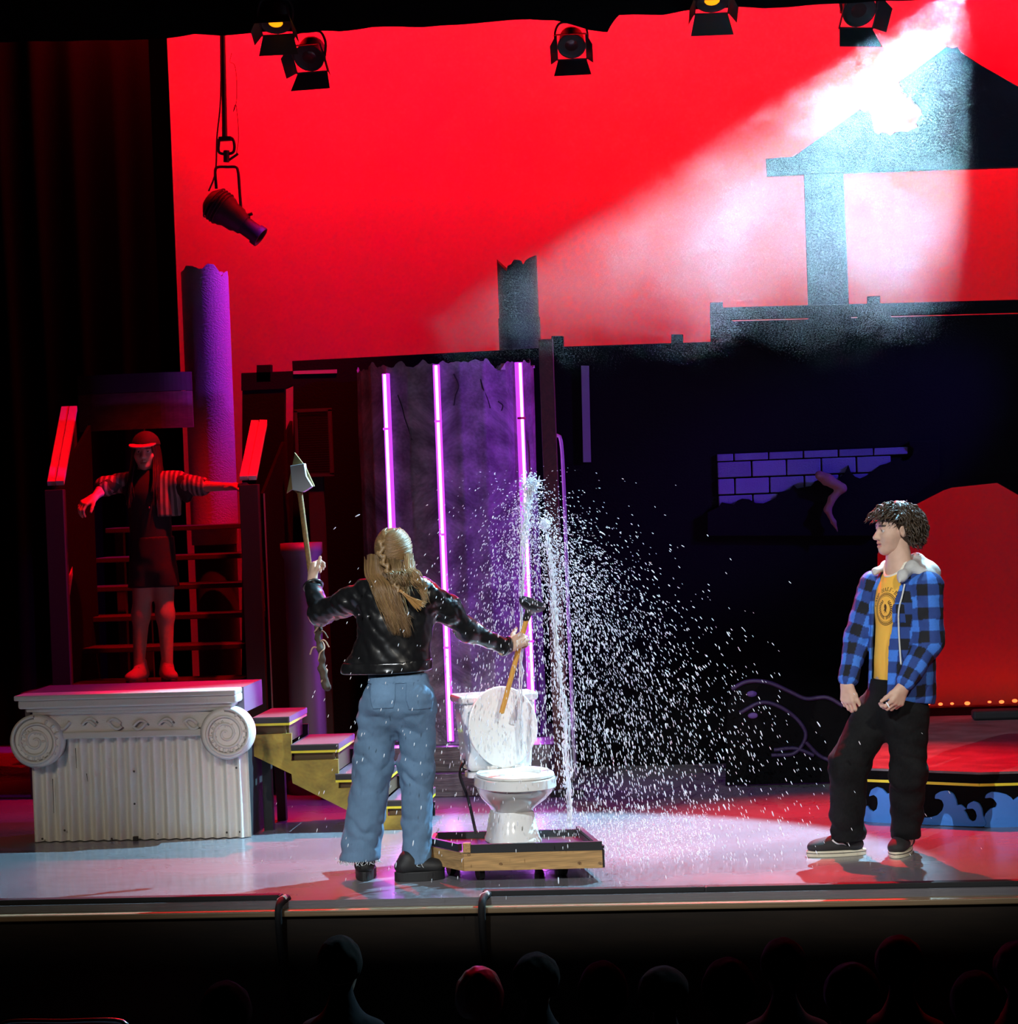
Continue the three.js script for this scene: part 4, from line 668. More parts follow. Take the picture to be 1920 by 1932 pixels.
/* a hand: w wrist, d towards the knuckles, n where the palm faces, left: whether the thumb lies along d x n or against it */
function handField(w, d, n, left, curl, o = {}) {
  d = d.clone().normalize(); n = n.clone().addScaledVector(d, -n.dot(d)).normalize();
  const s = d.clone().cross(n).multiplyScalar(left ? -1 : 1), k = o.k ?? 1, out = [], at = (a, b, c) => w.clone().addScaledVector(d, a * k).addScaledVector(s, b * k).addScaledVector(n, c * k);
  const L = [[0.043, 0.026, 0.02], [0.047, 0.029, 0.021], [0.043, 0.027, 0.02], [0.034, 0.021, 0.018]], off = [0.031, 0.0105, -0.0105, -0.03], kn = [0.086, 0.09, 0.086, 0.078], palm = [];
  off.forEach((q, i) => {
    palm.push(cap(at(0.008, q * 0.55, 0), at(kn[i], q, 0), 0.0155 * k, 0.0118 * k));
    let p = at(kn[i], q, 0), a = 0; const dir = d.clone().addScaledVector(s, (q / 0.03) * (o.fan ?? 0.06)).normalize(), cs = curl[i];
    const seg = [];
    for (let j = 0; j < 3; j++) { a += Array.isArray(cs) ? cs[j] : cs * [0.85, 1.1, 0.7][j]; const e = p.clone().addScaledVector(dir, Math.cos(a) * L[i][j] * k).addScaledVector(n, Math.sin(a) * L[i][j] * k); seg.push(cap(p, e, (0.0098 - j * 0.0009) * k * (i === 3 ? 0.88 : 1), (0.0092 - j * 0.001) * k * (i === 3 ? 0.88 : 1))); p = e; }
    out.push(join(seg, 0.006));
  });
  const th = o.thumb ?? [0.7, 0.55, 0.3], tb = at(0.02, 0.024, 0.004); let p = tb, dir = d.clone().multiplyScalar(Math.cos(th[0])).addScaledVector(s, Math.sin(th[0])).normalize();
  const seg = []; [[0.042, 0.0135, 0.0115], [0.032, 0.0112, 0.0098], [0.026, 0.0098, 0.0082]].forEach(([l, a, b], j) => { if (j) dir = dir.clone().addScaledVector(n, th[j] * 0.9).addScaledVector(d, 0.25).normalize(); const e = p.clone().addScaledVector(dir, l * k).addScaledVector(n, j ? 0 : 0.008 * k); seg.push(cap(p, e, a * k, b * k)); p = e; });
  const P0 = join(palm, 0.016), Th = join(seg, 0.008), wr = cap(w.clone().addScaledVector(d, -0.05), at(0.012, 0, 0), 0.025 * k, 0.024 * k, n, 0.8);
  const f = (x, y, z) => { let q = smin(P0(x, y, z), wr(x, y, z), 0.02); q = smin(q, Th(x, y, z), 0.012); let e = 9; for (const g of out) e = Math.min(e, g(x, y, z)); return smin(q, e, 0.006); };
  const m = w.clone().addScaledVector(d, 0.06), h = V(0.16, 0.16, 0.16);
  return { f, lo: m.clone().sub(h), hi: m.clone().add(h) };
}
const skinTone = (c) => (x, y, z) => { const n = 1 + 0.07 * N3(x * 50, y * 50, z * 50); return [c[0] * n, c[1] * n, c[2] * n]; };
/* thin tapering locks; each: points, radius, colour */
function locks(list, sides = 5) {
  const pos = [], nor = [], col = [], idx = [], uv = [];
  for (const { pts, r, c, flat = 1, seg = 14 } of list) {
    const curve = new THREE.CatmullRomCurve3(pts), base = pos.length / 3; let N = null;
    for (let i = 0; i <= seg; i++) {
      const t = i / seg, p = curve.getPoint(t), T0 = curve.getTangent(t);
      if (!N) N = Math.abs(T0.y) < 0.9 ? V(0, 1, 0).cross(T0).normalize() : V(0, 0, 1).cross(T0).normalize();
      N.addScaledVector(T0, -N.dot(T0)).normalize();
      const B = T0.clone().cross(N), rad = r * (t < 0.12 ? 0.6 + t * 3.3 : 1) * (t > 0.6 ? 1 - 0.85 * Math.pow((t - 0.6) / 0.4, 1.6) : 1);
      for (let k = 0; k < sides; k++) { const a = (k / sides) * 6.2831853, n = N.clone().multiplyScalar(Math.cos(a)).addScaledVector(B, Math.sin(a) * flat); pos.push(p.x + n.x * rad, p.y + n.y * rad, p.z + n.z * rad); n.normalize(); nor.push(n.x, n.y, n.z); col.push(c[0], c[1], c[2]); uv.push(k / sides, t); }
      if (i) for (let k = 0; k < sides; k++) { const q = base + (i - 1) * sides, a = q + k, b = q + ((k + 1) % sides); idx.push(a, b, b + sides, a, b + sides, a + sides); }
    }
  }
  const g = new THREE.BufferGeometry();
  g.setAttribute('position', new THREE.Float32BufferAttribute(pos, 3)); g.setAttribute('normal', new THREE.Float32BufferAttribute(nor, 3)); g.setAttribute('uv', new THREE.Float32BufferAttribute(uv, 2)); g.setAttribute('color', new THREE.Float32BufferAttribute(col, 3)); g.setIndex(idx);
  return g;
}
const hairMat = M({ vertexColors: true, roughness: 0.42 }), clothMat = (o = {}) => M({ vertexColors: true, roughness: 0.85, ...o }), skinMat = PH({ vertexColors: true, roughness: 0.5, specularIntensity: 0.6 });
const strandTone = (c, v = 0.3) => { const k = 1 + rr(-v, v); return [c[0] * k, c[1] * k * rr(0.94, 1.06), c[2] * k * rr(0.85, 1.1)]; };
const box = (pts, m) => { const b = new THREE.Box3().setFromPoints(pts); return [b.min.addScalar(-m), b.max.addScalar(m)]; };
/* a shoe in its own axes: z to the toe, heel at z = -len / 2, sole on y = 0 */
function shoe(parent, at, dir, o) {
  const len = o.len ?? 0.27, w = o.w ?? 0.1, b = basis(dir), mx = new THREE.Matrix4().makeBasis(b.x, b.y, b.z).setPosition(at), h = o.sole ?? 0.03;
  const outline = []; for (let i = 0; i < 40; i++) { const a = (i / 40) * 6.2831853, z = Math.cos(a), x = Math.sin(a); outline.push([x * w * 0.5 * (0.84 + 0.16 * smooth(-0.5, 0.5, z)), z * len * 0.5]); }
  const g = mesh(o.name ?? 'shoe', skin((() => {
    const f = join([cap(V(0, h + 0.022, -len * 0.32), V(0, h + 0.016, len * 0.35), w * 0.42, w * 0.42, V(0, 1, 0), 0.75), cap(V(0, h + 0.03, -len * 0.27), V(0, h + (o.ankle ?? 0.085), -len * 0.24), w * 0.38, w * 0.39), cap(V(0, h + 0.055, -len * 0.2), V(0, h + 0.02, len * 0.25), w * 0.36, w * 0.3)], 0.035);
    return (x, y, z) => smax(f(x, y, z), h - 0.006 - y, 0.004);
  })(), V(-0.09, 0, -len * 0.75), V(0.09, 0.25, len * 0.75), 0.006).applyMatrix4(mx), o.upper, parent);
  mesh('sole', slab(outline.map(([x, z]) => [x, -z]), h - 0.006, 0.003).rotateX(-Math.PI / 2).translate(0, 0.003, 0).applyMatrix4(mx), o.soleMat, g);
  if (o.lace) for (let i = 0; i < 4; i++) mesh('lace', bx(0, h + 0.075 - i * 0.012, len * (0.0 + i * 0.055), w * 0.42, 0.006, 0.008, 0.002).applyMatrix4(mx), o.lace, g);
  if (o.stripe) for (const s of [-1, 1]) mesh('side_stripe', new THREE.TubeGeometry(new THREE.CatmullRomCurve3([V(s * w * 0.42, h + 0.02, -len * 0.18), V(s * w * 0.43, h + 0.034, -len * 0.08), V(s * w * 0.42, h + 0.035, 0.0), V(s * w * 0.36, h + 0.052, len * 0.08)]), 20, 0.005, 6).applyMatrix4(mx), o.lace, g);
  if (o.line) mesh('sole_line', (() => { const c = new THREE.CatmullRomCurve3(outline.map(([x, z]) => V(x * 1.06, h * 0.62, z * 1.025)), true); return new THREE.TubeGeometry(c, 60, 0.0018, 5, true).applyMatrix4(mx); })(), mat.black, g);
  return g;
}
/* seat of a cloth fold pattern */
const folds = (x, y, z, f, a) => a * (1 - 2 * Math.abs(N3(x * f, y * f * 0.45, z * f))) + a * 0.5 * N3(x * f * 2.3, y * f * 1.6, z * f * 2.3);

/* ------------------------------------------------------------------ the girl with spear and plunger, seen from behind */
{
  const O = V(-0.62, 0, 0.08), L = (px, py, z) => P(px, py, z).sub(O), t = thing('person', 'person in black leather jacket and wide blue jeans, seen from behind', 'person', O);
  const pelvis = L(752, 1305, 0.06), chest = L(746, 1140, 0.04), neck = L(744, 1094, 0.04), hc = L(743, 1042, 0.03);
  const shL = L(684, 1118, 0.04), elL = L(604, 1158, -0.1), wrL = L(589, 1100, -0.22), shR = L(816, 1122, 0.03), elR = L(882, 1190, -0.1), wrR = L(958, 1221, -0.2);
  const hipL = L(722, 1335, 0.06), knL = L(704, 1450, 0.02), anL = L(682, 1630, 0.07), hipR = L(784, 1335, 0.05), knR = L(786, 1455, 0.03), anR = L(788, 1630, 0.09);
  const up = V(0, 1, 0), zAx = V(0, 0, 1), head = headField(hc.clone().add(V(0, -0.005, -0.01)), basis(V(0.12, -0.02, -1)), 0.98);
  /* the body */
  const bodyF = join([cap(pelvis, chest, 0.125, 0.13, zAx, 0.65), cap(chest, neck, 0.12, 0.055, zAx, 0.7), cap(neck, hc, 0.05, 0.05), cap(shL, elL, 0.05, 0.038), cap(elL, wrL, 0.038, 0.024), cap(shR, elR, 0.05, 0.038), cap(elR, wrR, 0.038, 0.024), cap(hipL, knL, 0.085, 0.055), cap(knL, anL, 0.052, 0.036), cap(hipR, knR, 0.085, 0.055), cap(knR, anR, 0.052, 0.036)], 0.05);
  const spA = L(558, 872, -0.27), spB = L(613, 1296, -0.27), plA = L(947, 1344, -0.27), plB = L(996, 1160, -0.27);
  const hL = handField(wrL.clone().add(V(0, 0.012, -0.008)), V(-0.1, 0.75, -0.45), V(0.75, 0.05, -0.6), true, [1.1, 1.2, 1.25, 1.3], { thumb: [0.75, 0.1, 0.05], k: 0.92 });
  const hR = handField(wrR.clone().add(V(0.012, 0.004, -0.006)), V(0.78, 0.42, -0.42), V(0.3, -0.1, -0.95), false, [1.15, 1.2, 1.2, 1.15], { thumb: [0.7, 0.5, 0.4], k: 0.92 });
  const [lo, hi] = box([hc, wrL, wrR, anL, anR], 0.14);
  mesh('body', fuse([skin(bodyF, lo, hi, 0.012, { color: skinTone(SKIN) }), skin(head.f, hc.clone().addScalar(-0.15), hc.clone().addScalar(0.15), 0.004, { color: headColor(head, SKIN) }), skin(hL.f, hL.lo, hL.hi, 0.0032, { color: skinTone(SKIN) }), skin(hR.f, hR.lo, hR.hi, 0.0032, { color: skinTone(SKIN) })]), skinMat, t);
  /* jeans */
  const waist = L(752, 1272, 0.06).y, hemL = L(677, 1622, 0.06), hemR = L(785, 1628, 0.08);
  const jf = join([cap(L(752, 1285, 0.05), L(754, 1325, 0.06), 0.148, 0.162, zAx, 0.68), cap(L(724, 1318, 0.11), L(722, 1332, 0.11), 0.085, 0.08), cap(L(782, 1318, 0.11), L(782, 1332, 0.11), 0.08, 0.075), cap(L(715, 1335, 0.05), L(703, 1440, 0.03), 0.1, 0.096), cap(L(703, 1440, 0.03), hemL.clone().add(V(0, -0.03, 0)), 0.098, 0.1), cap(L(788, 1335, 0.05), L(787, 1450, 0.04), 0.098, 0.084), cap(L(787, 1450, 0.04), hemR.clone().add(V(0, -0.03, 0)), 0.084, 0.074)], 0.04);
  const crease = (x, y, z) => { const kn = Math.exp(-Math.pow((y - knL.y) / 0.12, 2)) + Math.exp(-Math.pow((y - hipL.y + 0.08) / 0.09, 2)) + 0.9 * Math.exp(-Math.pow((y - hemL.y - 0.12) / 0.1, 2)); return (0.004 + 0.007 * kn) * (1 - 2 * Math.abs(N3(x * 9 + y * 7, y * 9 - x * 4, z * 8))) + 0.004 * N3(x * 5, y * 3, z * 5 + 2) + 0.003 * N3(x * 30, y * 30, z * 30); };
  const jeansF = (x, y, z) => { let d = jf(x, y, z) + crease(x, y, z); d = smax(d, y - waist, 0.008); const hem = (x < (hemL.x + hemR.x) / 2 ? hemL.y : hemR.y) + 0.006 * N3(x * 60, 3, z * 60); return smax(d, hem - y, 0.006); };
  const denim = (x, y, z) => { const n = 0.5 + 0.5 * N3(x * 9, y * 6, z * 9), m = 0.5 + 0.5 * N3(x * 180, y * 60, z * 180), k = 0.72 + 0.4 * n + 0.14 * (m - 0.5); return [0.125 * k, 0.225 * k, 0.36 * k]; };
  mesh('jeans', skin(jeansF, V(-0.42, -0.02, -0.25), V(0.2, waist + 0.03, 0.3).max(L(830, 1280, 0)), 0.006, { color: denim }), clothMat({ bumpMap: rep(T.grain, 40, 40), bumpScale: 0.0008 }), t);
  const patch = (name, g, c, lift, parent, extra) => mesh(name, skin((x, y, z) => smax(jeansF(x, y, z) - lift, g(x, y, z), 0.003), V(-0.3, 0.7, 0), V(0.25, waist + 0.02, 0.25), 0.005, { color: c }), clothMat(), t, extra);
  for (const [x, y] of [[720, 1310], [788, 1312]]) { const q = L(x, y, 0.2); patch('back_pocket', (a, b, c) => Math.max(Math.abs(a - q.x) - 0.062 + 0.25 * Math.max(0, q.y - 0.02 - b), Math.abs(b - q.y) - 0.07, -c), (a, b, c) => denim(a + 3, b, c).map((v) => v * 1.1), 0.0045); }
  patch('waistband', (a, b) => waist - 0.038 - b, (a, b, c) => denim(a + 5, b, c).map((v) => v * 1.12), 0.005);
  const thread = []; for (const [hem, r, n] of [[hemL, 0.094, 60], [hemR, 0.068, 24]]) for (let i = 0; i < n; i++) { const a = (i / n) * 6.283, p = V(hem.x + Math.cos(a) * r, hem.y + 0.006, hem.z + Math.sin(a) * r); thread.push({ pts: [p, p.clone().add(V(rr(-0.01, 0.01), -rr(0.006, 0.02), rr(-0.01, 0.01))), p.clone().add(V(rr(-0.02, 0.02), -rr(0.01, 0.024), rr(-0.01, 0.01)))], r: 0.0018, c: [0.62, 0.68, 0.72], seg: 4 }); }
  mesh('frayed_threads', locks(thread, 4), clothMat(), t, { kind: 'stuff' });
  /* leather jacket */
  const hemJ = L(740, 1266, 0.06).y, arms = join([cap(L(690, 1122, 0.04), L(655, 1135, 0.0), 0.074, 0.068), cap(L(655, 1135, 0.0), elL, 0.068, 0.062), cap(elL, wrL.clone().lerp(elL, 0.1), 0.06, 0.044)], 0.04), armsR = join([cap(L(812, 1124, 0.03), L(845, 1150, -0.03), 0.07, 0.066), cap(L(845, 1150, -0.03), elR, 0.066, 0.06), cap(elR, wrR.clone().lerp(elR, 0.06), 0.058, 0.044)], 0.04);
  const torso = join([cap(L(747, 1128, 0.05), L(745, 1170, 0.05), 0.165, 0.172, zAx, 0.66), cap(L(745, 1170, 0.05), L(742, 1270, 0.06), 0.17, 0.182, zAx, 0.7), cap(L(700, 1235, 0.04), L(682, 1268, 0.05), 0.08, 0.1, zAx, 0.7), cap(L(722, 1112, 0.045), L(768, 1112, 0.045), 0.085, 0.085)], 0.06);
  const jackF = (x, y, z) => { let d = smin(smin(torso(x, y, z), arms(x, y, z), 0.045), armsR(x, y, z), 0.045); const a = Math.min(arms(x, y, z), armsR(x, y, z)) < torso(x, y, z) ? 1 : 0.55; d += folds(x + y * 0.6, y, z, 12, 0.0095 * a) + 0.0025 * N3(x * 34, y * 34, z * 34); d = smax(d, hemJ + 0.02 * (x - pelvis.x) - y, 0.008); return smax(d, y - (neck.y + 0.012), 0.01); };
  const [jlo, jhi] = box([shL, elL, wrL, shR, elR, wrR, L(660, 1270, 0.06), neck], 0.13);
  const leather = PH({ color: C(0.009, 0.009, 0.01), roughness: 0.3, clearcoat: 0.8, clearcoatRoughness: 0.16 });
  const cutWrist = (x, y, z) => Math.max(0.0 - V(x, y, z).sub(wrL.clone().lerp(elL, 0.1)).dot(elL.clone().sub(wrL).normalize()), -0.2);
  mesh('jacket', skin(jackF, jlo, jhi, 0.0065), leather, t);
  mesh('collar', skin((x, y, z) => { const r = Math.hypot(x - neck.x, (z - neck.z) * 1.15); return Math.max(Math.abs(r - 0.075 - 0.35 * Math.max(0, neck.y + 0.02 - y)) - 0.009, Math.abs(y - neck.y - 0.005) - 0.035); }, neck.clone().add(V(-0.14, -0.06, -0.14)), neck.clone().add(V(0.14, 0.06, 0.14)), 0.005), leather, t);
  const chrome = mat.chrome, cuff = (w, e) => new THREE.TorusGeometry(0.046, 0.007, 8, 24).applyQuaternion(new THREE.Quaternion().setFromUnitVectors(V(0, 0, 1), e.clone().sub(w).normalize())).translate(w.x, w.y, w.z);
  mesh('cuff', cuff(wrL.clone().lerp(elL, 0.1), elL), leather, t); mesh('cuff', cuff(wrR.clone().lerp(elR, 0.06), elR), leather, t);
  mesh('hem_band', skin((x, y, z) => Math.max(jackF(x, y, z) - 0.005, y - hemJ - 0.05 - 0.02 * (x - pelvis.x)), V(-0.4, hemJ - 0.04, -0.2), V(0.25, hemJ + 0.08, 0.3), 0.007), leather, t);
  { const w = L(690, 1175, 0.16); for (const [x, y] of [[694, 1163], [677, 1160]]) mesh('snap', new THREE.SphereGeometry(0.006, 8, 6).translate(...L(x, y, 0.175).toArray()), chrome, t); }
  /* shoes */
  const rub = M({ color: C(0.01, 0.01, 0.011), roughness: 0.6 });
  const fl = G(686, 1659).sub(O), fr = G(792, 1660).sub(O);
  shoe(t, V(fl.x, 0, fl.z - 0.06), V(-0.12, 0, -1), { upper: rub, soleMat: rub, sole: 0.045, ankle: 0.06, w: 0.1, len: 0.25 });
  shoe(t, V(fr.x, 0, fr.z - 0.0), V(1, 0, -0.25), { upper: rub, soleMat: rub, sole: 0.045, ankle: 0.055, w: 0.1, len: 0.235 });
  /* hair: cap, gathered sweep, braid, long loose lengths */
  const base = [0.21, 0.12, 0.052], list = [], hb = hc.clone().add(V(0, 0.018, 0.008));
  const on = (ph, th, k = 1) => V(hb.x + Math.sin(ph) * Math.cos(th) * 0.088 * k, hb.y + Math.sin(th) * 0.104 * k, hb.z + Math.cos(ph) * Math.cos(th) * 0.105 * k);
  mesh('hair_cap', skin((x, y, z) => smax(ell(hb, 0.084, 0.1, 0.101)(x, y, z) + 0.002 * N3(x * 30, y * 120, z * 30), smax(hb.y - 0.03 - y - 0.6 * (z - hb.z), -(z - hb.z) - 0.05, 0.02), 0.02), hb.clone().addScalar(-0.13), hb.clone().addScalar(0.13), 0.004, { color: (x, y, z) => { const k = 0.75 + 0.35 * N3(x * 20, y * 160, z * 20); return base.map((v) => v * k); } }), hairMat, t);
  for (let i = 0; i < 300; i++) { /* swept round the back of the head towards the braid at the left */
    const th = rr(-0.35, 1.25), a0 = rr(0.9, 1.9), a1 = -0.35 + rr(-0.1, 0.1), pts = []; for (let j = 0; j <= 6; j++) { const k = j / 6; pts.push(on(lerp(a0, a1, k), lerp(th, th * 0.75 - 0.15 - 0.25 * Math.sin(k * 3.1), k), 1.0 + rr(0, 0.025))); } list.push({ pts, r: rr(0.0014, 0.003), c: strandTone(base, 0.25) });
  }
  for (let i = 0; i < 180; i++) { const th = rr(-0.3, 1.3), a0 = -rr(1.0, 2.0), pts = []; for (let j = 0; j <= 6; j++) { const k = j / 6; pts.push(on(lerp(a0, -0.4, k), lerp(th, th * 0.7 - 0.2, k), 1.0 + rr(0, 0.025))); } list.push({ pts, r: rr(0.0014, 0.003), c: strandTone(base, 0.25) }); }
  const down = (x0, y0, x1, y1, x2, y2, n, sp, r, tone, z2 = 0.19) => { for (let i = 0; i < n; i++) { const q = gauss() * 0.6, w = q * sp; const A = L(x0 + w, y0 + rr(-8, 8), 0), B = L(lerp(x0, x1, 0.5) + w, lerp(y0, y1, 0.5), 0); for (const q2 of [A, B]) { const dx = (q2.x - hb.x) / 0.094, dy = (q2.y - hb.y) / 0.108; q2.z = hb.z + 0.108 * Math.sqrt(Math.max(0.04, 1 - dx * dx - dy * dy)) + rr(-0.002, 0.006); } B.z = Math.max(B.z, 0.035 + rr(0, 0.012)); list.push({ pts: [A, B, L(x1 + w * 1.15, y1 + rr(-10, 10), 0.185 + rr(-0.008, 0.016)), L(lerp(x1, x2, 0.55) + w, lerp(y1, y2, 0.55), z2 + rr(-0.005, 0.012)), L(x2 + w * rr(0.4, 1.2), y2 + rr(-34, 14), z2 + rr(-0.01, 0.012))], r: rr(0.0013, 0.0027), c: strandTone(tone, 0.22), seg: 18 }); } };
  down(712, 1052, 722, 1112, 748, 1186, 420, 11, 1, [0.21, 0.12, 0.05]);
  down(730, 1058, 740, 1118, 768, 1190, 260, 8, 1, [0.17, 0.095, 0.042]);
  down(748, 1058, 752, 1090, 762, 1120, 200, 12, 1, [0.2, 0.125, 0.06], 0.165);
  down(776, 1050, 784, 1090, 804, 1128, 160, 6, 1, [0.27, 0.16, 0.07], 0.15);
  mesh('loose_hair', locks(list), hairMat, t);
  const path = new THREE.CatmullRomCurve3([L(733, 1004, 0.08), L(722, 1024, 0.125), L(719, 1045, 0.14), L(726, 1065, 0.145), L(735, 1082, 0.16), L(743, 1098, 0.18), L(750, 1113, 0.19)]), knots = [];
  for (let i = 0; i < 15; i++) { const k = i / 14, p = path.getPoint(k), T0 = path.getTangent(k), s = T0.clone().cross(V(0, 0, 1)).normalize().multiplyScalar(i % 2 ? 1 : -1), r = lerp(0.016, 0.011, k); knots.push(cap(p.clone().addScaledVector(s, r * 0.9).addScaledVector(T0, -r), p.clone().addScaledVector(s, -r * 0.25).addScaledVector(T0, r * 0.8).add(V(0, 0, 0.006)), r * 0.85, r * 0.6)); }
  const kf = (x, y, z) => { let d = 9; for (const q of knots) d = Math.min(d, q(x, y, z)); return d + 0.0012 * N3(x * 160, y * 90, z * 160); }, [klo, khi] = box(path.getPoints(10), 0.04);
  const tail = []; for (let i = 0; i < 46; i++) { const q = gauss() * 0.5; tail.push({ pts: [L(750 + q * 4, 1112, 0.19), L(768 + q * 7, 1124 + q * 3, 0.2 + rr(-0.004, 0.006)), L(795 + q * 10, 1146 - q * 7 + rr(-6, 6), 0.185)], r: 0.0035, c: strandTone([0.42, 0.22, 0.07], 0.25) }); }
  mesh('braid', fuse([skin(kf, klo, khi, 0.0035, { color: (x, y, z) => { const k = 0.85 + 0.5 * N3(x * 70, y * 70, z * 70); return [0.31 * k, 0.19 * k, 0.085 * k]; } }), locks(tail)]), hairMat, t);

  /* the spear in her left hand */
  const sp = thing('spear', 'prop spear with cardboard point and gnarled butt in raised hand', 'spear', O), ax = spB.clone().sub(spA), wood = M({ color: C(0.34, 0.2, 0.07), roughness: 0.6, map: rep(T.wood, 0.3, 1) });
  const grip = wrL.clone().addScaledVector(V(-0.1, 0.75, -0.45).normalize(), 0.08).add(V(0.024, 0, -0.012)), aim = L(584, 1076, -0.27);
  const dz = grip.z - aim.z, S3 = (k, s = 0) => spA.clone().addScaledVector(ax, k).add(V(s, 0, dz));
  mesh('shaft', stick(S3(0.09), S3(0.72), 0.0135, 0.0125, 14), wood, sp);
  const g0 = S3(0.7), butt = join(Array.from({ length: 7 }, (_, i) => cap(S3(0.7 + i * 0.043, 0.006 * Math.sin(i * 2.1)), S3(0.743 + i * 0.043, 0.006 * Math.sin((i + 1) * 2.1)), 0.011 + 0.005 * (i % 2), 0.013 + 0.004 * ((i + 1) % 2))).concat([cap(S3(0.94), S3(1, 0.006), 0.016, 0.02)]), 0.014), [blo, bhi] = box([S3(0.68), S3(1.0)], 0.05);
  mesh('gnarled_butt', skin((x, y, z) => butt(x, y, z) + 0.006 * N3(x * 45, y * 30, z * 45), blo, bhi, 0.004), M({ color: C(0.05, 0.03, 0.018), roughness: 0.8 }), sp);
  const twine = M({ color: C(0.38, 0.26, 0.17), roughness: 0.8 }), vine = []; for (let i = 0; i <= 60; i++) { const k = i / 60, a = k * 15, p = S3(0.71 + 0.27 * k), r = 0.018 + 0.004 * Math.sin(k * 19); vine.push(p.add(V(Math.cos(a) * r, 0.004 * Math.sin(k * 40), Math.sin(a) * r))); }
  mesh('twine', new THREE.TubeGeometry(new THREE.CatmullRomCurve3(vine), 200, 0.0042, 6), twine, sp);
  for (const [k, s] of [[0.8, 1], [0.83, -1], [0.76, 1]]) mesh('twig', tube([S3(k), S3(k - 0.006, s * 0.03).add(V(0, 0.002, 0.02)), S3(k + 0.02, s * 0.05).add(V(0, -0.004, 0.02))], 0.004, 14, 6), twine, sp);
  const card = M({ color: C(0.3, 0.19, 0.07), roughness: 0.85 }), grey = M({ color: C(0.5, 0.5, 0.52), roughness: 0.55 }), hA = (x, y) => { const p = P(x, y, -0.27).sub(O); return [p.x, p.y]; };
  mesh('point', slab([[556, 855], [541, 930], [552, 922], [562, 932], [576, 920], [592, 917], [575, 880]].map(([x, y]) => hA(x, y)), 0.014, 0.002).translate(0, 0, -0.27 - O.z + dz - 0.012), card, sp, { label: 'brown cardboard triangular point' });
  mesh('head_block', slab([[551, 880], [574, 876], [578, 899], [589, 917], [573, 927], [555, 923]].map(([x, y]) => hA(x, y)), 0.05, 0.004).translate(0, 0, -0.27 - O.z + dz - 0.02), grey, sp, { label: 'grey foam block' });

  /* the plunger in her right hand */
  const pl = thing('plunger', 'wooden handled plunger with black cup held upside down over the toilet', 'plunger', O), gr = wrR.clone().addScaledVector(V(0.78, 0.42, -0.42).normalize(), 0.075).addScaledVector(V(0.3, -0.1, -0.95).normalize(), 0.022), pz = gr.z - plA.z, Q = (p) => p.clone().add(V(0, 0, pz));
  const pd = plB.clone().sub(plA).normalize();
  mesh('handle', stick(Q(plA), Q(plB), 0.0125, 0.0125, 16), M({ color: C(0.72, 0.36, 0.07), roughness: 0.4 }), pl);
  const tip = Q(plA); mesh('handle_end', new THREE.SphereGeometry(0.0127, 14, 10).scale(1, 0.5, 1).translate(tip.x, tip.y, tip.z), M({ color: C(0.62, 0.32, 0.08), roughness: 0.5 }), pl);
  const cupAt = Q(plB), cup = new THREE.LatheGeometry([[0.016, -0.03], [0.018, 0.0], [0.024, 0.02], [0.05, 0.034], [0.066, 0.05], [0.071, 0.072], [0.066, 0.072], [0.06, 0.054], [0.045, 0.042], [0.0, 0.034]].map(([r, y]) => new THREE.Vector2(r, y)), 32).applyQuaternion(new THREE.Quaternion().setFromUnitVectors(V(0, 1, 0), pd.clone().add(V(0.12, 0, 0.12)).normalize())).translate(cupAt.x, cupAt.y, cupAt.z);
  mesh('cup', cup, M({ color: C(0.012, 0.012, 0.013), roughness: 0.4 }), pl);
}

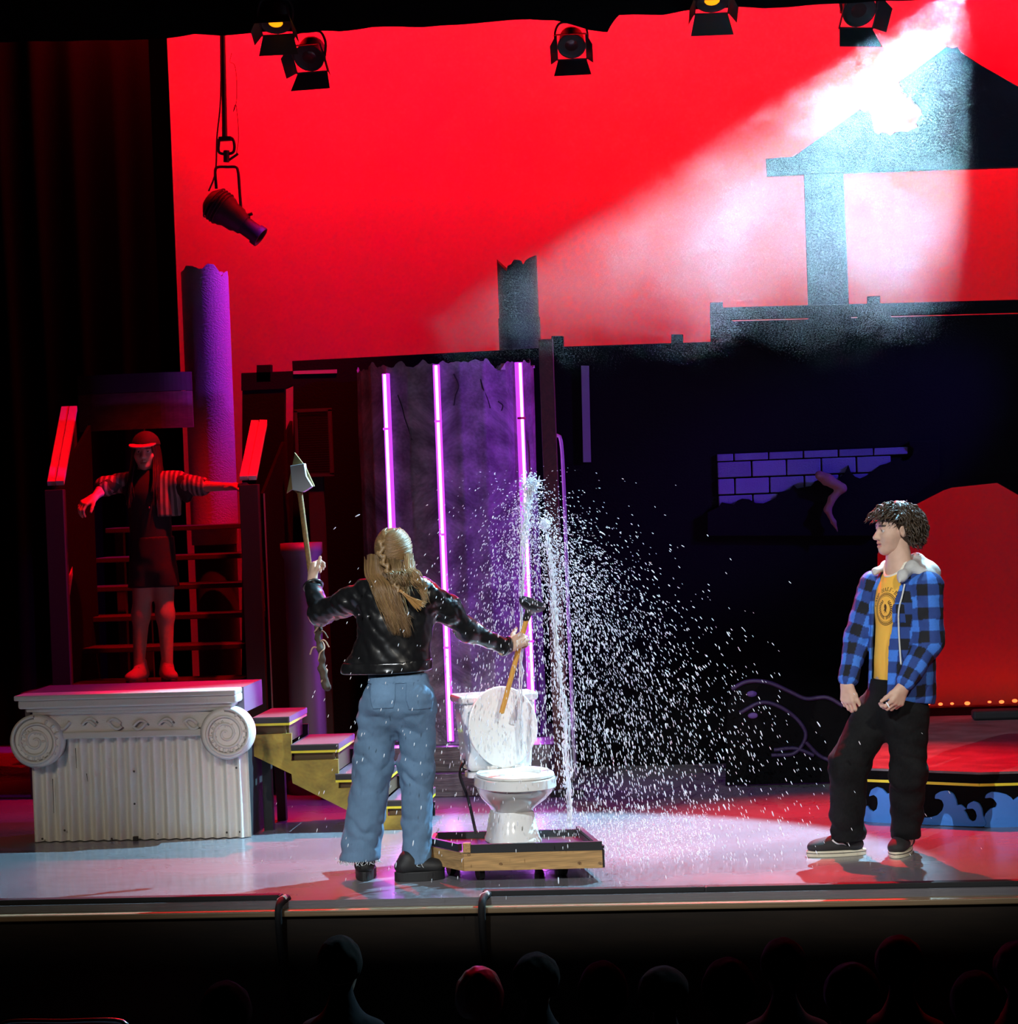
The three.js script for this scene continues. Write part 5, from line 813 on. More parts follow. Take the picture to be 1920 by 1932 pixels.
/* ------------------------------------------------------------------ the boy in the blue plaid jacket */
{
  const O = V(1.69, 0, -0.3), L = (px, py, z) => P(px, py, z).sub(O), t = thing('person', 'person in blue plaid hooded jacket, yellow shirt and black trousers', 'person', O);
  const F = V(-0.8, 0, 0.6), S = V(0.6, 0, 0.8), FH = V(-0.94, -0.03, 0.34);
  const pelvis = L(1688, 1330, -0.3), chest = L(1703, 1135, -0.28), neck = L(1695, 1064, -0.3), hc = L(1688, 998, -0.3);
  const shL = L(1748, 1110, -0.15), elL = L(1752, 1212, -0.13), wrL = L(1706, 1290, -0.04), shR = L(1652, 1105, -0.42), elR = L(1618, 1203, -0.42), wrR = L(1598, 1284, -0.34);
  const hipL = L(1712, 1345, -0.22), knL = L(1713, 1455, -0.24), anL = L(1708, 1585, -0.38), hipR = L(1655, 1345, -0.37), knR = L(1600, 1445, -0.3), anR = L(1598, 1588, -0.35);
  const head = headField(hc, basis(FH), 1.0);
  const bodyF = join([cap(pelvis, chest, 0.135, 0.14, F, 0.62), cap(chest, neck, 0.13, 0.058, F, 0.65), cap(neck, hc.clone().add(V(0.012, -0.02, 0)), 0.057, 0.056), cap(shL, elL, 0.052, 0.04), cap(elL, wrL, 0.04, 0.026), cap(shR, elR, 0.052, 0.04), cap(elR, wrR, 0.04, 0.026), cap(hipL, knL, 0.09, 0.058), cap(knL, anL, 0.055, 0.038), cap(hipR, knR, 0.09, 0.058), cap(knR, anR, 0.055, 0.038)], 0.05);
  const hL = handField(wrL.clone().add(V(-0.005, -0.012, 0.004)), V(-0.42, -0.88, 0.22), V(-0.62, 0.05, -0.75), true, [0.75, 0.85, 0.9, 0.95], { thumb: [0.45, 0.5, 0.3], k: 1.0 });
  const hR = handField(wrR.clone().add(V(-0.004, -0.012, 0.004)), V(0.02, -1, 0.08), V(0.65, 0, -0.75), false, [0.4, 0.5, 0.55, 0.6], { thumb: [0.35, 0.35, 0.2], k: 1.0 });
  const [lo, hi] = box([hc, wrL, wrR, anL, anR], 0.14);
  const tone = [0.64, 0.41, 0.31];
  mesh('body', fuse([skin(bodyF, lo, hi, 0.011, { color: skinTone(tone) }), skin(head.f, hc.clone().addScalar(-0.15), hc.clone().addScalar(0.15), 0.0026, { color: headColor(head, tone) }), skin(hL.f, hL.lo, hL.hi, 0.003, { color: skinTone(tone) }), skin(hR.f, hR.lo, hR.hi, 0.003, { color: skinTone(tone) })]), skinMat, t);
  /* trousers */
  const waist = L(1688, 1280, -0.3).y, hem = L(1600, 1580, -0.35).y;
  const tf = join([cap(L(1690, 1275, -0.3), L(1688, 1335, -0.3), 0.15, 0.17, F, 0.7), cap(hipR.clone().add(V(-0.01, 0, 0)), knR, 0.108, 0.095), cap(knR, V(anR.x, hem - 0.02, anR.z), 0.095, 0.088), cap(hipL, knL, 0.108, 0.09), cap(knL, V(anL.x, hem - 0.02, anL.z), 0.09, 0.082)], 0.045);
  const trF = (x, y, z) => { const low = Math.exp(-Math.pow((y - hem - 0.05) / 0.09, 2)), kn = Math.exp(-Math.pow((y - knR.y) / 0.1, 2)); let d = tf(x, y, z) + (0.005 + 0.01 * low + 0.006 * kn) * (1 - 2 * Math.abs(N3(x * 6 + y * 3, y * 13 + 4, z * 6))) + 0.002 * N3(x * 30, y * 30, z * 30); d = smax(d, y - waist, 0.008); return smax(d, hem - 0.012 - y, 0.008); };
  mesh('trousers', skin(trF, V(-0.4, 0, -0.32), V(0.3, waist + 0.03, 0.35), 0.0065, { color: (x, y, z) => { const k = 0.009 * (1 + 0.5 * N3(x * 12, y * 9, z * 12) + 0.4 * N3(x * 150, y * 70, z * 150)); return [k, k, k * 1.05]; } }), PH({ vertexColors: true, roughness: 0.9, specularIntensity: 0.25 }), t);
  /* shirt with the printed emblem */
  const axis = (y) => { const k = (y - pelvis.y) / (chest.y - pelvis.y); return V(lerp(pelvis.x, chest.x, k), y, lerp(pelvis.z, chest.z, k)); };
  const torsoS = join([cap(L(1698, 1290, -0.3), L(1703, 1140, -0.28), 0.158, 0.158, F, 0.66), cap(L(1703, 1140, -0.28), neck.clone().add(V(0, -0.03, 0)), 0.15, 0.085, F, 0.68), cap(shL, shL.clone().lerp(elL, 0.4), 0.065, 0.06), cap(shR, shR.clone().lerp(elR, 0.4), 0.065, 0.06)], 0.05);
  const neckCut = neck.clone().addScaledVector(F, 0.035);
  const shirtF = (x, y, z) => { let d = torsoS(x, y, z) + folds(x, y * 1.4, z, 9, 0.004); d = smax(d, L(1665, 1292, -0.2).y - y, 0.006); return smax(d, 0.068 - Math.hypot((x - neckCut.x), (y - neckCut.y - 0.005) * 1.0, z - neckCut.z), 0.006); };
  const EMB = L(1660, 1150, -0.2).y, W = 0.5, cv = document.createElement('canvas'); cv.width = cv.height = 1024;
  { const c = cv.getContext('2d'), px = 1024 / W; c.fillStyle = '#ffc24c'; c.fillRect(0, 0, 1024, 1024);
    for (let i = 0; i < 5000; i++) { c.fillStyle = rnd() < 0.5 ? 'rgba(255,200,110,0.10)' : 'rgba(190,110,30,0.10)'; c.fillRect(rnd() * 1024, rnd() * 1024, 2, rr(2, 14)); }
    c.translate(512, 512); c.strokeStyle = c.fillStyle = 'rgba(58,36,14,0.9)'; c.lineWidth = 3;
    c.font = 'bold ' + 0.026 * px + 'px serif'; c.textAlign = 'center'; c.textBaseline = 'middle';
    const word = 'CAMP HALF-BLOOD'; [...word].forEach((ch, i) => { const a = (i - (word.length - 1) / 2) * 0.2; c.save(); c.rotate(a); c.fillText(ch, 0, -0.094 * px); c.restore(); });
    for (const r of [0.078, 0.062]) { c.beginPath(); c.arc(0, 0, r * px, 0, 6.3); c.stroke(); }
    for (let i = 0; i < 54; i++) { c.save(); c.rotate((i / 54) * 6.2832); c.strokeRect(-0.0028 * px, -0.0765 * px, 0.0056 * px, 0.009 * px); c.beginPath(); c.moveTo(-0.001 * px, -0.066 * px); c.lineTo(-0.001 * px, -0.071 * px); c.lineTo(0.002 * px, -0.071 * px); c.stroke(); c.restore(); }
    for (const s of [-1, 1]) for (let i = 0; i < 11; i++) { const a = s * (0.45 + i * 0.235); for (const k of [-1, 1]) { c.save(); c.rotate(a + Math.PI * 0); c.translate(0, -0.041 * px); c.rotate(s * 1.57 + k * 0.75); c.beginPath(); c.ellipse(0, -0.006 * px, 0.0024 * px, 0.0066 * px, 0, 0, 6.3); c.fill(); c.restore(); } }
    c.beginPath(); c.moveTo(-0.004 * px, -0.024 * px); c.bezierCurveTo(0.014 * px, -0.026 * px, 0.013 * px, -0.004 * px, 0.008 * px, 0.004 * px); c.lineTo(0.012 * px, 0.02 * px); c.lineTo(0.004 * px, 0.01 * px); c.lineTo(-0.004 * px, 0.022 * px); c.lineTo(-0.002 * px, 0.006 * px); c.lineTo(-0.012 * px, 0.01 * px); c.lineTo(-0.004 * px, -0.002 * px); c.lineTo(-0.008 * px, -0.012 * px); c.closePath(); c.fill(); }
  const print = new THREE.CanvasTexture(cv); print.colorSpace = THREE.SRGBColorSpace; print.wrapS = print.wrapT = THREE.RepeatWrapping;
  const [slo, shi] = box([pelvis, shL, shR, neck], 0.2);
  mesh('shirt', skin(shirtF, slo, shi, 0.006, { uv: (x, y, z) => { const a = axis(y); return [0.5 + ((x - a.x) * S.x + (z - a.z) * S.z) / W, 0.5 + (y - EMB) / W]; } }), M({ map: print, roughness: 0.85 }), t);
  mesh('collar', skin((x, y, z) => Math.max(torsoS(x, y, z) + folds(x, y * 1.4, z, 9, 0.004) - 0.003, Math.abs(Math.hypot(x - neckCut.x, y - neckCut.y - 0.005, z - neckCut.z) - 0.071) - 0.006), neckCut.clone().addScalar(-0.1), neckCut.clone().addScalar(0.1), 0.0035), M({ color: C(0.8, 0.74, 0.62), roughness: 0.8 }), t);
  /* plaid jacket */
  const sleeveL = [shL.clone().add(V(0, 0, 0)), elL, wrL.clone().lerp(elL, 0.05)], sleeveR = [shR, elR, wrR.clone().lerp(elR, 0.05)];
  const arm = (s) => join([cap(s[0], s[1], 0.083, 0.072), cap(s[1], s[2], 0.072, 0.05)], 0.03), aL = arm(sleeveL), aR = arm(sleeveR);
  const torsoJ = join([cap(L(1700, 1310, -0.3), L(1705, 1140, -0.28), 0.192, 0.182, F, 0.74), cap(L(1705, 1140, -0.28), neck.clone().add(V(0, -0.05, 0)), 0.175, 0.09, F, 0.72)], 0.05);
  const hemY = L(1720, 1326, -0.2).y;
  const jackF = (x, y, z) => {
    const tj = torsoJ(x, y, z), w = folds(x, y, z, 8, 0.006) + 0.002 * N3(x * 28, y * 28, z * 28);
    let d = tj + w;
    /* open in front: a strip along the way he faces */
    const a = axis(y), s = (x - a.x) * S.x + (z - a.z) * S.z, f = (x - a.x) * F.x + (z - a.z) * F.z, half = 0.078 + 0.02 * smooth(0.9, 1.3, y), mid = -0.02;
    d = Math.max(d, -(tj + w + 0.016)); d = Math.max(d, f > 0 ? half - Math.abs(s - mid + 0.004 * Math.sin(y * 14)) : -1);
    d = smin(d, Math.min(aL(x, y, z), aR(x, y, z)) + folds(x + 0.3 * y, y * 1.6, z, 10, 0.008), 0.03);
    d = smax(d, hemY + 0.14 * f - y, 0.006);
    d = smax(d, y - neck.y + 0.02, 0.01);
    return d;
  };
  const onBone = (a, b, x, y, z) => { const d = b.clone().sub(a), l = d.length(); d.divideScalar(l); const p = V(x, y, z).sub(a), q = p.dot(d), r = p.addScaledVector(d, -q), u = V(0, 0, 1).addScaledVector(d, -d.z).normalize(), v = d.clone().cross(u); return [Math.atan2(r.dot(v), r.dot(u)) * 0.075, q]; };
  const plaid = (x, y, z) => {
    const dl = aL(x, y, z), dr = aR(x, y, z), dt = torsoJ(x, y, z); let u, v;
    if (Math.min(dl, dr) < dt) { const s = dl < dr ? sleeveL : sleeveR, up = y > s[1].y; [u, v] = up ? onBone(s[0], s[1], x, y, z) : onBone(s[1], s[2], x, y, z); if (!up) v += s[0].distanceTo(s[1]); v += 0.02; }
    else { const a = axis(y); u = Math.atan2((x - a.x) * S.x + (z - a.z) * S.z, ((x - a.x) * F.x + (z - a.z) * F.z) * 1.4) * 0.17; v = y; }
    const m = (q) => ((q % 0.112) + 0.112) % 0.112 < 0.056, A = m(u + 0.004 * N3(v * 20, u * 20, 2)), B = m(v + 0.004 * N3(u * 20, v * 20, 5)), k = 1 + 0.12 * N3(x * 160, y * 160, z * 160);
    return (A && B ? [0.006, 0.007, 0.012] : A || B ? [0.02, 0.055, 0.24] : [0.05, 0.2, 0.72]).map((q) => q * k);
  };
  const [jlo, jhi] = box([shL, shR, elL, elR, wrL, wrR, V(0.25, hemY, 0.2), V(-0.15, hemY, -0.2)], 0.11);
  mesh('jacket', skin(jackF, jlo, jhi, 0.0055, { color: plaid }), clothMat(), t);
  const cuff = (s) => { const d = s[1].clone().sub(s[2]).normalize(); return skin(cap(s[2].clone().addScaledVector(d, 0.055), s[2].clone().addScaledVector(d, 0.0), 0.047, 0.042), s[2].clone().addScalar(-0.13), s[2].clone().addScalar(0.13), 0.005, { color: plaid }); };
  mesh('cuff', cuff(sleeveL), clothMat(), t); mesh('cuff', cuff(sleeveR), clothMat(), t);
  { const a = axis(EMB + 0.0), q = L(1706, 1158, -0.1); mesh('chest_pocket', skin((x, y, z) => smax(jackF(x, y, z) - 0.005, Math.max(Math.abs((x - a.x) * S.x + (z - a.z) * S.z - 0.1) - 0.032, Math.abs(y - q.y) - 0.045, -((x - a.x) * F.x + (z - a.z) * F.z)), 0.003), V(-0.2, q.y - 0.08, -0.1), V(0.3, q.y + 0.08, 0.35), 0.005, { color: (x, y, z) => plaid(x + 0.03, y + 0.05, z) }), clothMat(), t); }
  /* hood lying on the shoulders, with its cord */
  const bk = neck.clone().addScaledVector(F, -0.105).add(V(0, -0.01, 0)), hl = neck.clone().addScaledVector(S, 0.1).add(V(0, -0.015, 0)), hr = neck.clone().addScaledVector(S, -0.095).add(V(0, -0.015, 0)), fl2 = L(1696, 1100, -0.1), fr2 = L(1650, 1083, -0.3), dropB = bk.clone().addScaledVector(F, -0.03).addScaledVector(S, 0.05).add(V(0, -0.05, 0));
  const hoodF = join([cap(hr, bk, 0.026, 0.046), cap(bk, hl, 0.046, 0.032), cap(hl, hl.clone().lerp(fl2, 0.55).addScaledVector(F, 0.02), 0.032, 0.026, F, 0.7), cap(hl.clone().lerp(fl2, 0.55).addScaledVector(F, 0.02), fl2, 0.026, 0.006, F, 0.7), cap(hr, hr.clone().lerp(fr2, 0.6).addScaledVector(F, 0.025), 0.022, 0.015), cap(hr.clone().lerp(fr2, 0.6).addScaledVector(F, 0.025), fr2, 0.015, 0.006), cap(bk, dropB, 0.055, 0.06), cap(dropB, hl.clone().addScaledVector(S, 0.035).addScaledVector(F, -0.03).add(V(0, -0.03, 0)), 0.055, 0.035)], 0.03);
  mesh('hood', skin((x, y, z) => smax(hoodF(x, y, z) + folds(x, y * 2, z, 14, 0.004), 0.064 - Math.hypot(x - neck.x, (y - neck.y) * 0.3, z - neck.z), 0.01), ...box([bk, hl, hr, fl2, fr2, dropB], 0.09), 0.005, { color: (x, y, z) => { const k = 0.55 * (1 + 0.08 * N3(x * 120, y * 120, z * 120)); return [k, k, k * 0.98]; } }), clothMat(), t);
  const cord = M({ color: C(0.7, 0.72, 0.68), roughness: 0.8 });
  { const proj = (px, py) => { for (let z = 0.1; z > -0.4; z -= 0.004) { const q = L(px, py, z); if (jackF(q.x, q.y, q.z) < 0.004) return q.addScaledVector(F, 0.006).add(V(0, 0, 0.006)); } return L(px, py, -0.1); };
    mesh('drawstring', tube([proj(1708, 1102), proj(1703, 1125), proj(1697, 1150), proj(1697, 1190), proj(1699, 1225), proj(1701, 1253)], 0.0042, 50, 6), cord, t);
  }
  /* shoes */
  const up = M({ color: C(0.014, 0.013, 0.014), roughness: 0.8 }), sole = M({ color: C(0.62, 0.56, 0.42), roughness: 0.6 }), wht = M({ color: C(0.75, 0.74, 0.72), roughness: 0.7 });
  const gR = G(1578, 1616).sub(O), gL = G(1702, 1616).sub(O);
  shoe(t, V(gR.x, 0, gR.z - 0.03), V(-1, 0, 0.12), { upper: up, soleMat: sole, lace: wht, stripe: true, line: true, len: 0.285, w: 0.1, ankle: 0.075 });
  shoe(t, V(gL.x, 0, gL.z - 0.08), V(-0.28, 0, 1), { upper: up, soleMat: sole, lace: wht, stripe: true, line: true, len: 0.28, w: 0.105, ankle: 0.075 });
  /* wavy brown hair */
  const hb = basis(FH), HL = (x, y, z) => hc.clone().addScaledVector(hb.x, x).addScaledVector(hb.y, y).addScaledVector(hb.z, z), base = [0.05, 0.032, 0.02];
  mesh('hair_cap', skin((x, y, z) => { const [a, b, c] = head.loc(x, y, z); const e = smin(ell(V(0, 0.042, -0.022), 0.088, 0.092, 0.104)(a, b, c), ell(V(0, -0.02, -0.052), 0.082, 0.075, 0.068)(a, b, c), 0.03) + 0.008 * N3(a * 35, b * 35, c * 35); return smax(smax(e, 0.035 - b + smooth(0.035, -0.02, c) * -0.125, 0.015), -ell(V(0, -0.04, 0.06), 0.07, 0.075, 0.05)(a, b, c), 0.01); }, hc.clone().addScalar(-0.16), hc.clone().addScalar(0.17), 0.005, { color: (x, y, z) => { const k = 0.8 + 0.5 * N3(x * 60, y * 60, z * 60); return base.map((v) => v * k); } }), hairMat, t);
  const list = [];
  for (let i = 0; i < 1300; i++) {
    const az = rr(0, 6.283), el = Math.asin(rr(-0.75, 1)), n = V(Math.sin(az) * Math.cos(el), Math.sin(el), Math.cos(az) * Math.cos(el));
    if ((n.z > 0.42 && n.y < 0.32) || (n.z > 0.2 && n.y < 0.1) || (n.z > -0.1 && n.y < -0.3)) continue;
    const front = n.z > 0.25, root = V(n.x * 0.082, 0.036 + n.y * (n.y < 0 ? 0.1 : 0.092), -0.026 + n.z * 0.1), fall = front ? V(n.x * 0.4, -0.4, 0.7).normalize() : V(n.x * 0.25, -0.95, n.z * 0.3 - 0.1).normalize(), w = V(rr(-1, 1), rr(-0.6, 0.6), rr(-1, 1)).multiplyScalar(0.011), len = front ? rr(0.04, 0.075) : rr(0.035, 0.07), pts = [];
    for (let j = 0; j <= 6; j++) { const k = j / 6, p = root.clone().addScaledVector(n, 0.004 + 0.017 * Math.sin(k * 2.4)).addScaledVector(fall, len * k).addScaledVector(w, Math.sin(k * 6 + i) * 1.0); pts.push(HL(p.x, p.y, p.z)); }
    list.push({ pts, r: rr(0.0018, 0.0042), c: strandTone(base, 0.4), seg: 10 });
  }
  mesh('hair', locks(list), hairMat, t);
}
/* ------------------------------------------------------------------ the dim figure on the stair landing */
{
  const Zf = -3.55, O = V(P(292, 1280, Zf).x, 0.67, Zf), L = (px, py, z = 0) => P(px, py, Zf + z).sub(O), t = thing('person', 'dim red lit person in a visor cap with arms out on the stairs', 'person', O);
  const pelvis = L(288, 1050), chest = L(280, 930), neck = L(277, 888), hc = L(275, 852), shL = L(318, 908), elL = L(378, 918, 0.06), wrL = L(440, 918, 0.16), shR = L(240, 908), elR = L(196, 918, 0.1), wrR = L(178, 938, 0.2);
  const hipR = L(272, 1080), knR = L(266, 1160), anR = L(262, 1262), hipL = L(306, 1080), knL = L(312, 1160), anL = L(316, 1262), zAx = V(0, 0, 1);
  const head = headField(hc, basis(V(0.05, 0, 1)), 0.98), tone = [0.5, 0.32, 0.24];
  const bodyF = join([cap(pelvis, chest, 0.125, 0.125, zAx, 0.65), cap(chest, neck, 0.12, 0.05, zAx, 0.7), cap(neck, hc, 0.048, 0.05), cap(shL, elL, 0.048, 0.036), cap(elL, wrL, 0.036, 0.024), cap(shR, elR, 0.048, 0.036), cap(elR, wrR, 0.036, 0.024), cap(hipR, knR, 0.08, 0.052), cap(knR, anR, 0.055, 0.034), cap(hipL, knL, 0.08, 0.052), cap(knL, anL, 0.055, 0.034)], 0.045);
  const hL = handField(wrL, V(0.85, 0.1, 0.3), V(0.2, -0.95, 0), true, [0.7, 0.7, 0.7, 0.7]), hR = handField(wrR, V(-0.6, -0.4, 0.6), V(-0.3, -0.9, 0), false, [0.7, 0.7, 0.7, 0.7]);
  const [lo, hi] = box([hc, wrL, wrR, anL, anR], 0.14);
  mesh('body', fuse([skin(bodyF, lo, hi, 0.012, { color: skinTone(tone) }), skin(head.f, hc.clone().addScalar(-0.15), hc.clone().addScalar(0.15), 0.005, { color: headColor(head, tone) }), skin(hL.f, hL.lo, hL.hi, 0.004, { color: skinTone(tone) }), skin(hR.f, hR.lo, hR.hi, 0.004, { color: skinTone(tone) })]), skinMat, t);
  const dark = M({ color: C(0.014, 0.013, 0.015), roughness: 0.8 }), shirtM = M({ color: C(0.28, 0.22, 0.22), roughness: 0.7, map: tex(128, (u, v) => [((u * 8) % 1) < 0.5 ? 0.5 : 1], true) });
  const shortF = join([cap(L(288, 1010), L(288, 1050), 0.14, 0.15, zAx, 0.72), cap(hipR, L(268, 1108), 0.1, 0.095), cap(hipL, L(312, 1108), 0.1, 0.095)], 0.04);
  mesh('shorts', skin((x, y, z) => smax(smax(shortF(x, y, z) + folds(x, y, z, 9, 0.005), L(288, 1108).y - y, 0.006), y - L(288, 1012).y, 0.006), V(-0.3, 0.4, -0.25), V(0.3, 1.1, 0.25), 0.009), dark, t);
  const topF = join([cap(L(286, 1025), chest, 0.135, 0.14, zAx, 0.7), cap(chest, L(278, 900), 0.135, 0.09, zAx, 0.7), cap(shL, elL, 0.062, 0.06), cap(shR, elR, 0.062, 0.06), cap(L(345, 915, 0.03), L(352, 940, 0.04), 0.05, 0.03)], 0.045);
  mesh('top', skin((x, y, z) => smax(topF(x, y, z), y - neck.y - 0.01, 0.008), ...box([pelvis, shL, shR, elL, elR], 0.16), 0.009), dark, t);
  const overF = join([cap(L(296, 1010), L(292, 930), 0.155, 0.15, zAx, 0.72), cap(shL, elL, 0.072, 0.068), cap(shR, elR, 0.07, 0.066), cap(L(330, 905), L(318, 970), 0.06, 0.07)], 0.045);
  mesh('open_shirt', skin((x, y, z) => { let d = overF(x, y, z) + folds(x, y, z, 12, 0.008); d = Math.max(d, z > 0 ? 0.075 - Math.abs(x - chest.x - 0.0) : -1); return smax(smax(d, L(290, 975).y - y, 0.006), y - neck.y + 0.005, 0.008); }, ...box([pelvis, shL, shR, elL, elR], 0.17), 0.008, { uv: (x, y, z) => [x * 4, y * 4] }), shirtM, t);
  const cloth = M({ color: C(0.3, 0.25, 0.25), roughness: 0.7 });
  mesh('cap_crown', skin((x, y, z) => smax(ell(hc.clone().add(V(0, 0.035, -0.012)), 0.092, 0.098, 0.108)(x, y, z), hc.y + 0.04 - y, 0.005), hc.clone().addScalar(-0.15), hc.clone().addScalar(0.17), 0.006), dark, t);
  { const g = slab((() => { const s = new THREE.Shape(); s.absellipse(0, 0, 0.085, 0.1, 0, Math.PI); return s; })(), 0.006, 0.002).rotateX(Math.PI / 2 + 0.25).translate(hc.x, hc.y + 0.05, hc.z + 0.07); mesh('visor', g, cloth, t); }
  const list = []; for (let i = 0; i < 150; i++) { const a = rr(0.7, 5.6), r = 0.085, x = Math.sin(a) * r, z = Math.cos(a) * r * 1.1 - 0.01, s = x > 0 ? 1 : -1; list.push({ pts: [hc.clone().add(V(x * 0.95, 0.05, z)), hc.clone().add(V(x * 1.1, -0.06, z)), hc.clone().add(V(x * 1.25, -0.18, z + (z > -0.05 ? 0.05 : -0.02))), hc.clone().add(V(x * 1.2 + rr(-0.02, 0.02), -rr(0.26, 0.36), z + (z > -0.05 ? 0.08 : -0.03)))], r: rr(0.004, 0.008), c: strandTone([0.02, 0.014, 0.012], 0.3), seg: 8 }); }
  mesh('long_hair', locks(list, 4), hairMat, t);
  mesh('pendant', new THREE.SphereGeometry(0.009, 10, 8).translate(...L(282, 958, 0.12).toArray()), mat.chrome, t);
  const boot = M({ color: C(0.3, 0.27, 0.26), roughness: 0.7 }), bs = M({ color: C(0.05, 0.05, 0.05), roughness: 0.6 }), lace = M({ color: C(0.5, 0.48, 0.46) });
  shoe(t, V(anR.x, 0, anR.z + 0.05), V(-0.15, 0, 1), { name: 'boot', upper: boot, soleMat: bs, lace, ankle: 0.1, len: 0.26 });
  shoe(t, V(anL.x + 0.02, 0, anL.z + 0.05), V(0.45, 0, 1), { name: 'boot', upper: boot, soleMat: bs, lace, ankle: 0.1, len: 0.26 });
}
/* ------------------------------------------------------------------ the first rows of the audience */
{
  const FLOOR = -1.29, hb = V(0, 1.12, 0), hf = headField(hb, basis(V(0, 0, -1)), 0.98);
  const bustF = join([cap(V(0, 0.5, 0), V(0, 0.82, 0), 0.15, 0.16, V(0, 0, 1), 0.7), cap(V(0, 0.82, 0), V(0, 0.95, 0), 0.13, 0.055, V(0, 0, 1), 0.7), cap(V(0, 0.9, 0), V(0, 1.1, 0), 0.05, 0.05), cap(V(-0.15, 0.86, 0), V(-0.17, 0.6, -0.05), 0.06, 0.05), cap(V(0.15, 0.86, 0), V(0.17, 0.6, -0.05), 0.06, 0.05), cap(V(-0.17, 0.6, -0.05), V(-0.12, 0.5, -0.28), 0.05, 0.04), cap(V(0.17, 0.6, -0.05), V(0.12, 0.5, -0.28), 0.05, 0.04), cap(V(-0.09, 0.47, 0), V(-0.1, 0.47, -0.42), 0.09, 0.07), cap(V(0.09, 0.47, 0), V(0.1, 0.47, -0.42), 0.09, 0.07), cap(V(-0.1, 0.47, -0.42), V(-0.1, 0.06, -0.4), 0.07, 0.05), cap(V(0.1, 0.47, -0.42), V(0.1, 0.06, -0.4), 0.07, 0.05)], 0.05);
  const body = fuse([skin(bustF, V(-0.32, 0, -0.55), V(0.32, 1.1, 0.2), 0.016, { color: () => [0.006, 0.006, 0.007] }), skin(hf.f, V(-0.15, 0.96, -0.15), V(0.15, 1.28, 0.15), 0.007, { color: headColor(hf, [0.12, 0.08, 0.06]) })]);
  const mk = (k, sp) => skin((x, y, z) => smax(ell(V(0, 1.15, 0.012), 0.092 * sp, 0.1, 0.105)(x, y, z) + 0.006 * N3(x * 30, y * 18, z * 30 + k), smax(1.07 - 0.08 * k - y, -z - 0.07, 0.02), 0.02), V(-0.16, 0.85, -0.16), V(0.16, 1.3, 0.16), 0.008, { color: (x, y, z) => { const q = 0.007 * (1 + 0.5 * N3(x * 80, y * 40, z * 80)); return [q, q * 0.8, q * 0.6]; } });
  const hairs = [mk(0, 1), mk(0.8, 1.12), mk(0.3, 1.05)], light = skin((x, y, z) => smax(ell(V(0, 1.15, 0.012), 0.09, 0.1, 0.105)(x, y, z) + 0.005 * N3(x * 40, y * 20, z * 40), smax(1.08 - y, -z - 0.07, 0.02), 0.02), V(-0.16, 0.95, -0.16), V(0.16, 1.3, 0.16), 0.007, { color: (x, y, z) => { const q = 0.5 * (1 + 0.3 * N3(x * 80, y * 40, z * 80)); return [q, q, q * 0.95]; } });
  const chairM = M({ color: C(0.02, 0.016, 0.018), roughness: 0.7 });
  const seat = (px, z, label, glint) => {
    const p = P(px, 1850, z), c = thing('auditorium_chair', label, 'chair', V(p.x, FLOOR, z), 0, 'auditorium chairs'); if (glint) c.scale.x = 1.28;
    mesh('seat', bx(0, 0.36, -0.16, 0.42, 0.06, 0.4, 0.02), chairM, c);
    mesh('backrest', bx(0, 0.66, 0.19, 0.4, 0.42, 0.05, 0.02), chairM, c);
    mesh('frame', [tube([V(-0.22, 0.0, 0.2), V(-0.22, 0.5, 0.2), V(-0.22, 0.88, 0.2), V(-0.205, 0.9, 0.2), V(0, 0.905, 0.2), V(0.205, 0.9, 0.2), V(0.22, 0.88, 0.2), V(0.22, 0.5, 0.2), V(0.22, 0, 0.2)], 0.012, 120, 8)], glint ? mat.chrome : mat.metal, c);
    for (const s of [-1, 1]) mesh('leg', stick(V(s * 0.2, 0, -0.34), V(s * 0.2, 0.34, -0.34), 0.012), mat.metal, c);
    return p;
  };
  const people = [[640, 1764, 1.6, 0, 'dark head of audience member below the left edge cable'], [903, 1822, 2.5, 3, 'light haired audience member below the second edge cable'], [1010, 1796, 1.6, 2, 'dark audience head just right of the light haired one'], [1135, 1812, 2.5, 0, 'dark audience head below the right end of the dolly'], [1250, 1822, 1.6, 1, 'long haired audience head below the wet floor'], [1370, 1806, 2.5, 2, 'dark audience head left of the tallest head'], [1475, 1768, 1.6, 0, 'tallest dark audience head before the stage front'], [1605, 1815, 2.5, 1, 'long haired audience head below the boy in plaid'], [1695, 1764, 1.6, 2, 'dark audience head right below the boy in plaid'], [1840, 1830, 2.5, 0, 'dark audience head below the wave dais'], [1920, 1774, 1.6, 1, 'rightmost dark audience head'], [425, 1850, 2.5, 2, 'leftmost dark audience head behind the empty chairs']];
  const dark = PH({ vertexColors: true, roughness: 0.95, specularIntensity: 0.15 });
  people.forEach(([px, py, z, k, label]) => {
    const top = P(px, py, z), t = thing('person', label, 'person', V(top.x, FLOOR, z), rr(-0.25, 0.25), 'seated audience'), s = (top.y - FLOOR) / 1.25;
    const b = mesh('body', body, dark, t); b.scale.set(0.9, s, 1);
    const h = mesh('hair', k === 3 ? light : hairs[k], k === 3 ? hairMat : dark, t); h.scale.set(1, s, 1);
  });
  seat(142, 1.05, 'empty chair with metal rimmed back at the lower left', true); seat(-110, 1.05, 'empty metal rimmed chair cut by the left picture edge', true);
}

